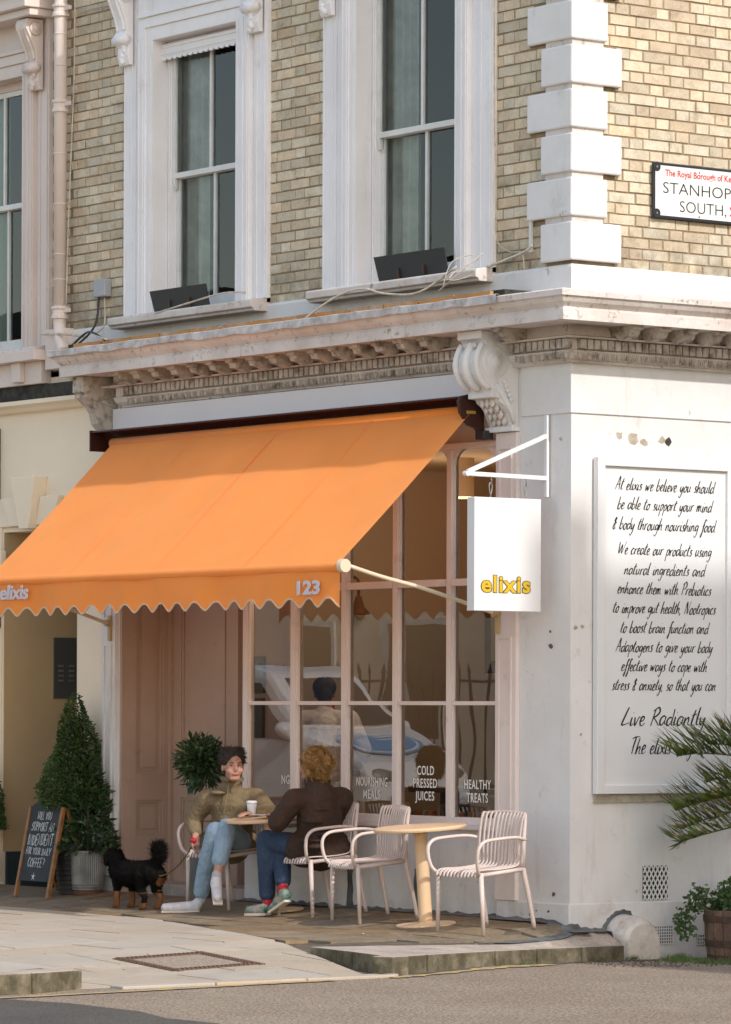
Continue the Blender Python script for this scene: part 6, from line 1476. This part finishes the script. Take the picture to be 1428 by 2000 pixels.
for (a, b_, c_) in (((-2.68,-.60,.10),(-2.69,-.61,.065),(-2.83,-.66,.045)),((-2.49,-.60,.20),(-2.45,-.61,.17),(-2.56,-.64,.07))):
    q = MB(); q.cone(R_(a),R_(b_),.036,.042); q.cone(R_(b_),R_(c_),.043,.034); sh = remeshed('trainer', q, 0.007, [shoeG, shoeW], wR, 2, assign=lambda c: 0)
    q = MB(); q.bar(R_(V(b_)+V((0.03,0,-.04))),R_(V(c_)+V((-.02,0,-.028))),.07,.018); q.build('sole', shoeS, sh); q = MB(); q.cone(R_(V(a)+V((0,0,.02))),R_(V(a)+V((0,0,.0))),.038,.038); q.build('sock', redM, sh)
q = MB(); q.ell(Pw(0,-.022,.045),(.090,.102,.092),None,16,12); q.ell(Pw(0,-.06,-.03),(.078,.06,.085),None,12,10); q.ell(Pw(0,-.125,.03),(.05,.045,.05),None,12,10); q.cone(Pw(-.07,-.0,.0),Pw(-.066,-.02,-.07),.026,.02); q.cone(Pw(.07,-.0,.0),Pw(.066,-.02,-.07),.026,.02)
remeshed('hair', q, 0.007, [hairB], wR, 2); face_parts(Pw, wR)
def strands(hobj, n, length, flow, M_, seed):
    me = hobj.data; P = me.polygons; rn = random.Random(seed); q = MB()
    for i in range(n):
        p = P[rn.randrange(len(P))]; c = p.center; nr = p.normal; d = (nr*0.35+Vector(flow)+Vector((rn.gauss(0,.22),rn.gauss(0,.22),rn.gauss(0,.22)))).normalized()
        s_ = d.cross(nr); s_ = s_.normalized()*0.0022 if s_.length > .01 else Vector((.002,0,0)); l_ = length*rn.uniform(.5,1.2); k = len(q.v)
        q.v += [tuple(c-s_), tuple(c+s_), tuple(c+d*l_*.6+nr*.002), tuple(c+d*l_-Vector((0,0,l_*.25)))]; q.face((k,k+1,k+2)); q.face((k,k+2,k+3))
    tag(q.build('hair_strand', M_, hobj), kind='stuff')
strands([o for o in mR.children if o.name.startswith('hair')][0], 1600, 0.028, (-.5,.35,.15), hairD, 3)
strands([o for o in wR.children if o.name.startswith('hair')][0], 2200, 0.035, (.45,.1,-.35), hairB, 4)
# collar, zip and pocket seams
q = MB(); q.tube(curve_pts([R_((-2.34,-.50,.97)),R_((-2.27,-.50,.99)),R_((-2.22,-.44,.99)),R_((-2.25,-.38,.985)),R_((-2.32,-.40,.97))],4),0.022,8); q.build('collar', jackB, wR, smooth=True)
o1 = o0; o0 = mR.location
q = MB(); q.tube(curve_pts([R_((-3.38,-.45,.975)),R_((-3.47,-.45,.985)),R_((-3.51,-.36,.99)),R_((-3.44,-.31,.985)),R_((-3.38,-.36,.97))],4),0.020,8); q.build('collar', khakiM, mR, smooth=True)
q = MB(); q.tube(curve_pts([R_((-3.385,-.455,.95)),R_((-3.375,-.475,.86)),R_((-3.385,-.49,.76)),R_((-3.43,-.50,.64)),R_((-3.48,-.50,.56))],4),0.0035,5); q.build('zip', mat('brass_zip',(0.3,0.22,0.1),0.4,metal=0.6), mR)
o0 = o1
# person inside, back turned
iR = person('person', 'person in a lavender shirt with back turned inside the shop', (-4.45,1.2,0.05)); o0 = iR.location
q = MB(); Pi = head(q, R_((-4.50,1.22,1.62)), (-0.8,0.6,0)); caps(q, [(R_((-4.48,1.21,1.55)),.052),(R_((-4.46,1.2,1.45)),.07),(R_((-4.45,1.2,1.2)),.12),(R_((-4.45,1.2,.95)),.12)])
for s_ in (-1,1):
    sx, sy = .115*s_, .15*s_; caps(q, [(R_((-4.45+sx,1.2+sy,1.42)),.05),(R_((-4.40+sx*1.5,1.2+sy*1.4,1.15)),.042),(R_((-4.55+sx,1.32+sy,1.02)),.028)]); hand(q, R_((-4.56+sx,1.33+sy,1.015)), (-.7,.6,-.1), (0,0,-1), .5)
    caps(q, [(R_((-4.45+sx*.5,1.2+sy*.5,.92)),.085),(R_((-4.46+sx*.5,1.21+sy*.5,.5)),.06),(R_((-4.45+sx*.5,1.2+sy*.5,.1)),.04),(R_((-4.53+sx*.5,1.27+sy*.5,.07)),.035)])
remeshed('body', q, 0.010, [skinM], iR, 3)
q = MB(); caps(q, [(R_((-4.47,1.2,1.47)),.075),(R_((-4.45,1.19,1.35)),.135),(R_((-4.44,1.18,1.15)),.155),(R_((-4.44,1.18,.95)),.16)]); q.cone(R_((-4.56,1.05,1.42)),R_((-4.34,1.35,1.42)),.075,.075)
for s_ in (-1,1): sx, sy = .115*s_, .15*s_; caps(q, [(R_((-4.45+sx,1.2+sy,1.41)),.078),(R_((-4.40+sx*1.5,1.2+sy*1.4,1.17)),.065),(R_((-4.50+sx*1.1,1.27+sy*1.1,1.06)),.05)])
remeshed('shirt', q, 0.010, [shirtM], iR, 4)
q = MB(); 
for s_ in (-1,1): sx, sy = .06*s_, .08*s_; caps(q, [(R_((-4.45+sx,1.2+sy,.93)),.11),(R_((-4.46+sx,1.21+sy,.5)),.08),(R_((-4.45+sx,1.2+sy,.12)),.07)])
remeshed('trousers', q, 0.012, [jackB], iR, 3)
q = MB(); q.ell(Pi(0,-.02,.05),(.087,.1,.09),None,16,12); q.ell(Pi(0,-.055,-.01),(.072,.055,.085),None,12,10); remeshed('hair', q, 0.008, [hairD], iR, 1)

# ================================================================== DOG
dg_ = empty('dog', (-4.25,-0.68,0.0), 0, 'small black and tan shaggy dog standing with its plumed tail raised', 'dog'); o0 = dg_.location
q = MB()
caps(q, [(R_((-4.46,-.70,.285)),.088),(R_((-4.36,-.695,.262)),.100),(R_((-4.22,-.685,.268)),.092),(R_((-4.08,-.675,.285)),.090)])
caps(q, [(R_((-4.46,-.70,.30)),.078),(R_((-4.53,-.70,.37)),.062)]); q.ell(R_((-4.555,-.702,.395)),(.062,.055,.055)); caps(q, [(R_((-4.58,-.703,.375)),.040),(R_((-4.645,-.706,.345)),.026),(R_((-4.665,-.707,.342)),.02)])
for s_ in (-1,1): caps(q, [(R_((-4.545,-.70+s_*.05,.425)),.018),(R_((-4.55,-.70+s_*.068,.385)),.022),(R_((-4.555,-.70+s_*.066,.335)),.016)])
for (x, y) in ((-4.45,-.735),(-4.38,-.645)): caps(q, [(R_((x+.0,y,.24)),.045),(R_((x,y,.14)),.026),(R_((x-.0,y,.03)),.022),(R_((x-.03,y,.018)),.022)])
for (x, y) in ((-4.12,-.725),(-4.04,-.64)): caps(q, [(R_((x+.0,y,.26)),.062),(R_((x-.03,y,.16)),.036),(R_((x+.035,y,.10)),.021),(R_((x+.015,y,.025)),.021),(R_((x-.02,y,.018)),.022)])
caps(q, [(R_((-4.02,-.67,.33)),.035),(R_((-3.975,-.665,.40)),.040),(R_((-3.995,-.665,.455)),.045),(R_((-4.045,-.665,.455)),.030)])
def furcol(c):
    p = c+o0
    if p.z < 0.125 and p.x > -4.3: return 1 if (p.y > -.69 or p.z < .05) else 0
    if p.z < 0.13: return 1
    if p.x < -4.615 and p.z < 0.365: return 1
    if p.x > -4.02 and 0.14 < p.z < 0.24 and abs(p.y+.64) < .03: return 1
    return 0
bdog = remeshed('body', q, 0.007, [furB, furT], dg_, 2, assign=furcol)
q = MB(); me = bdog.data; rn = random.Random(2); polys = me.polygons
for i in range(11000):
    p = polys[rn.randrange(len(polys))]; c = p.center; P0 = c+o0; nrm_ = p.normal
    tail = P0.x > -4.06 and P0.z > 0.34; l_ = 0.055 if tail else (0.020 if P0.z > .12 else 0.009)
    flow = Vector((0.55,0,-0.35)) if not tail else Vector((0.25,0.0,0.35)); d = (nrm_*0.45+flow+Vector((rn.gauss(0,.25),rn.gauss(0,.25),rn.gauss(0,.25)))).normalized()
    s_ = d.cross(nrm_).normalized()*0.003 if d.cross(nrm_).length > .01 else Vector((.003,0,0)); k = len(q.v); q.cur = p.material_index
    q.v += [tuple(c-s_), tuple(c+s_), tuple(c+d*l_*rn.uniform(.5,1.2))]; q.face((k,k+1,k+2))
tag(q.build('fur', [furB, furT], dg_), kind='stuff')
q = MB(); q.ell(R_((-4.683,-.707,.347)),(.012,.014,.011)); q.build('nose', blackM, dg_)
for s_ in (-1,1): q = MB(); q.ell(R_((-4.60,-.702+s_*.035,.405)),(.008,.006,.008)); q.build('eye', mat('eye_dark',(0.05,0.03,0.02)), dg_)

# ================================================================== ACROSS THE STREETS (throws the shade, fills the reflections)
hs_ = empty('gabled_house', (12,0,0), 0, 'tall red brick house with a corner chimney across the side street', 'building')
mb = MB(); mb.prism([(0.36,-0.5),(13,-0.5),(13,12.17),(0.78,12.17),(0.74,12.64),(0.36,12.64)], 0, 0.0, 9.0); mb.build('wall', terrM, hs_)
for j in range(3):
    for i in range(4):
        q = MB(); y_ = 1.4+i*2.8; q.box(-0.03,-0.001,y_,y_+1.2,1.2+j*3.2,3.2+j*3.2); w1 = q.build('window', sashM, hs_); q = MB(); q.box(-0.04,-0.031,y_+.08,y_+1.12,1.28+j*3.2,3.12+j*3.2); q.build('pane', carG, w1)
te = empty('terrace', (-30,-24,0), 0, 'cream rendered terrace across the main street', 'building')
mb = MB(); mb.box(-40,24,-8,0,-0.6,8.6); mb.build('wall', creamM, te)
mb = MB(); mb.box(-40,24,-8,0.3,8.601,9.0); mb.build('roof', slateM, te)
mb = MB(); mb.box(-40,24,0.001,0.12,-.6,3.4); mb.build('ground_storey', creamM, te)
for j in range(2):
    for i in range(20):
        q = MB(); x_ = -38+i*3.1; z_ = 0.9+j*3.1+(0.3 if j else 0); yy = 0.121 if j == 0 else 0.001; q.box(x_,x_+1.5,yy,yy+.05,z_,z_+2.1); w1 = q.build('window', sashM, te); q = MB(); q.box(x_+.12,x_+1.38,yy+.051,yy+.06,z_+.12,z_+1.98); q.build('pane', carG, w1)
fn = empty('street_railings', (-22,-15.8,0), 0, 'black iron railings across the main street', 'railings')
for i in range(46): q = MB(); x_ = -6+i*0.24; q.tube([(x_,0,0.3),(x_,0,2.0)],0.018,6); q.tube([(x_,0,2.0),(x_,0,2.15)],[0.03,0.002],6); q.build('railing_bar', blackM, fn)
q = MB(); q.box(-6,5,-.02,.02,1.86,1.9); q.box(-6,5,-.02,.02,0.45,0.49); q.build('rail', blackM, fn); q = MB(); q.box(-6.2,5.2,-.2,.2,-.6,.35); q.build('kerb_wall', creamM, fn)
cr = empty('parked_car', (-15.9,-8.75,-0.03), rad(-14), 'white car parked on the main street, mirrored in the shop window', 'car')
bp_ = [(-2.1,.35),(-2.15,.75),(-2.05,1.0),(-1.75,1.15),(-1.35,1.80),(-0.9,1.98),(0.2,2.0),(0.55,1.92),(1.10,1.36),(1.98,0.98),(2.14,.80),(2.18,.55),(2.1,.3)]
q = MB(); q.prism([(p[0],p[1]) for p in bp_], 1, -0.88, 0.88); q.build('body', carM, cr, bevel=0.08)
q = MB(); q.prism([(-1.25,1.22),(-0.95,1.83),(-0.1,1.86),(-0.1,1.22)], 1, -0.89, 0.89); q.prism([(0.0,1.22),(0.0,1.86),(0.42,1.82),(0.98,1.22)], 1, -0.89, 0.89); q.build('side_window', carG, cr)
q = MB(); q.hexa([(1.10,-.74,1.40),(1.10,.74,1.40),(1.08,.74,1.405),(1.08,-.74,1.405),(0.64,-.66,1.86),(0.64,.66,1.86),(0.60,.66,1.86),(0.60,-.66,1.86)]); q.build('windscreen', carG, cr)
for (x_, y_) in ((-1.35,-.82),(-1.35,.82),(1.4,-.82),(1.4,.82)): q = MB(); q.tube([(x_,y_-.1,.34),(x_,y_+.1,.34)],.34,24); wh = q.build('wheel', tyreM, cr); q = MB(); q.tube([(x_,y_-.11,.34),(x_,y_+.11,.34)],.2,18); q.build('rim', galvM, wh)
for y_ in (-.95,.95): q = MB(); q.ell((.95,y_,1.32),(.09,.13,.09)); q.build('wing_mirror', carM, cr, smooth=True)
q = MB(); q.box(2.13,2.24,-.8,.8,.22,.40); q.build('bumper', blackM, cr, bevel=.03)
for k in range(3):
    q = MB(); q.tube([(1.47-.07*k+.02*math.sin(u), -.32+u*.1, 1.212+.030*k+.015) for u in range(8)],.016,6); q.build('emblem_wave', carM, cr)
for y_ in (-.62,.62): q = MB(); q.ell((2.06,y_,.82),(.1,.2,.09)); q.build('headlight', galvM, cr)
q = MB(); q.box(2.1,2.2,-.6,.6,.42,.62); q.build('grille', blackM, cr)
def oval(name, c, a, b, M_, dz, parent):
    q = MB(); n = 28; ux_ = V((0.0,1,0)); vx = V((-0.918,0,0.396)); nn = V((.396,0,.918)); 
    for t_ in (0,1):
        for k in range(n): an = 2*math.pi*k/n; p = V(c)+ux_*a*math.cos(an)+vx*b*math.sin(an)+nn*(dz+0.004*t_); q.v.append(tuple(p))
    q.face(tuple(n+k for k in range(n)))
    for k in range(n): q.face((k,(k+1)%n,n+(k+1)%n,n+k))
    return q.build(name, M_, parent)
lg = oval('bonnet_emblem', (1.56,0.1,1.190), .60, .30, blueM, 0.0, cr); oval('emblem_ring', (1.56,0.1,1.190), .54, .26, carM, 0.005, lg); oval('emblem_disc', (1.56,0.1,1.190), .50, .23, blueM, 0.010, lg)
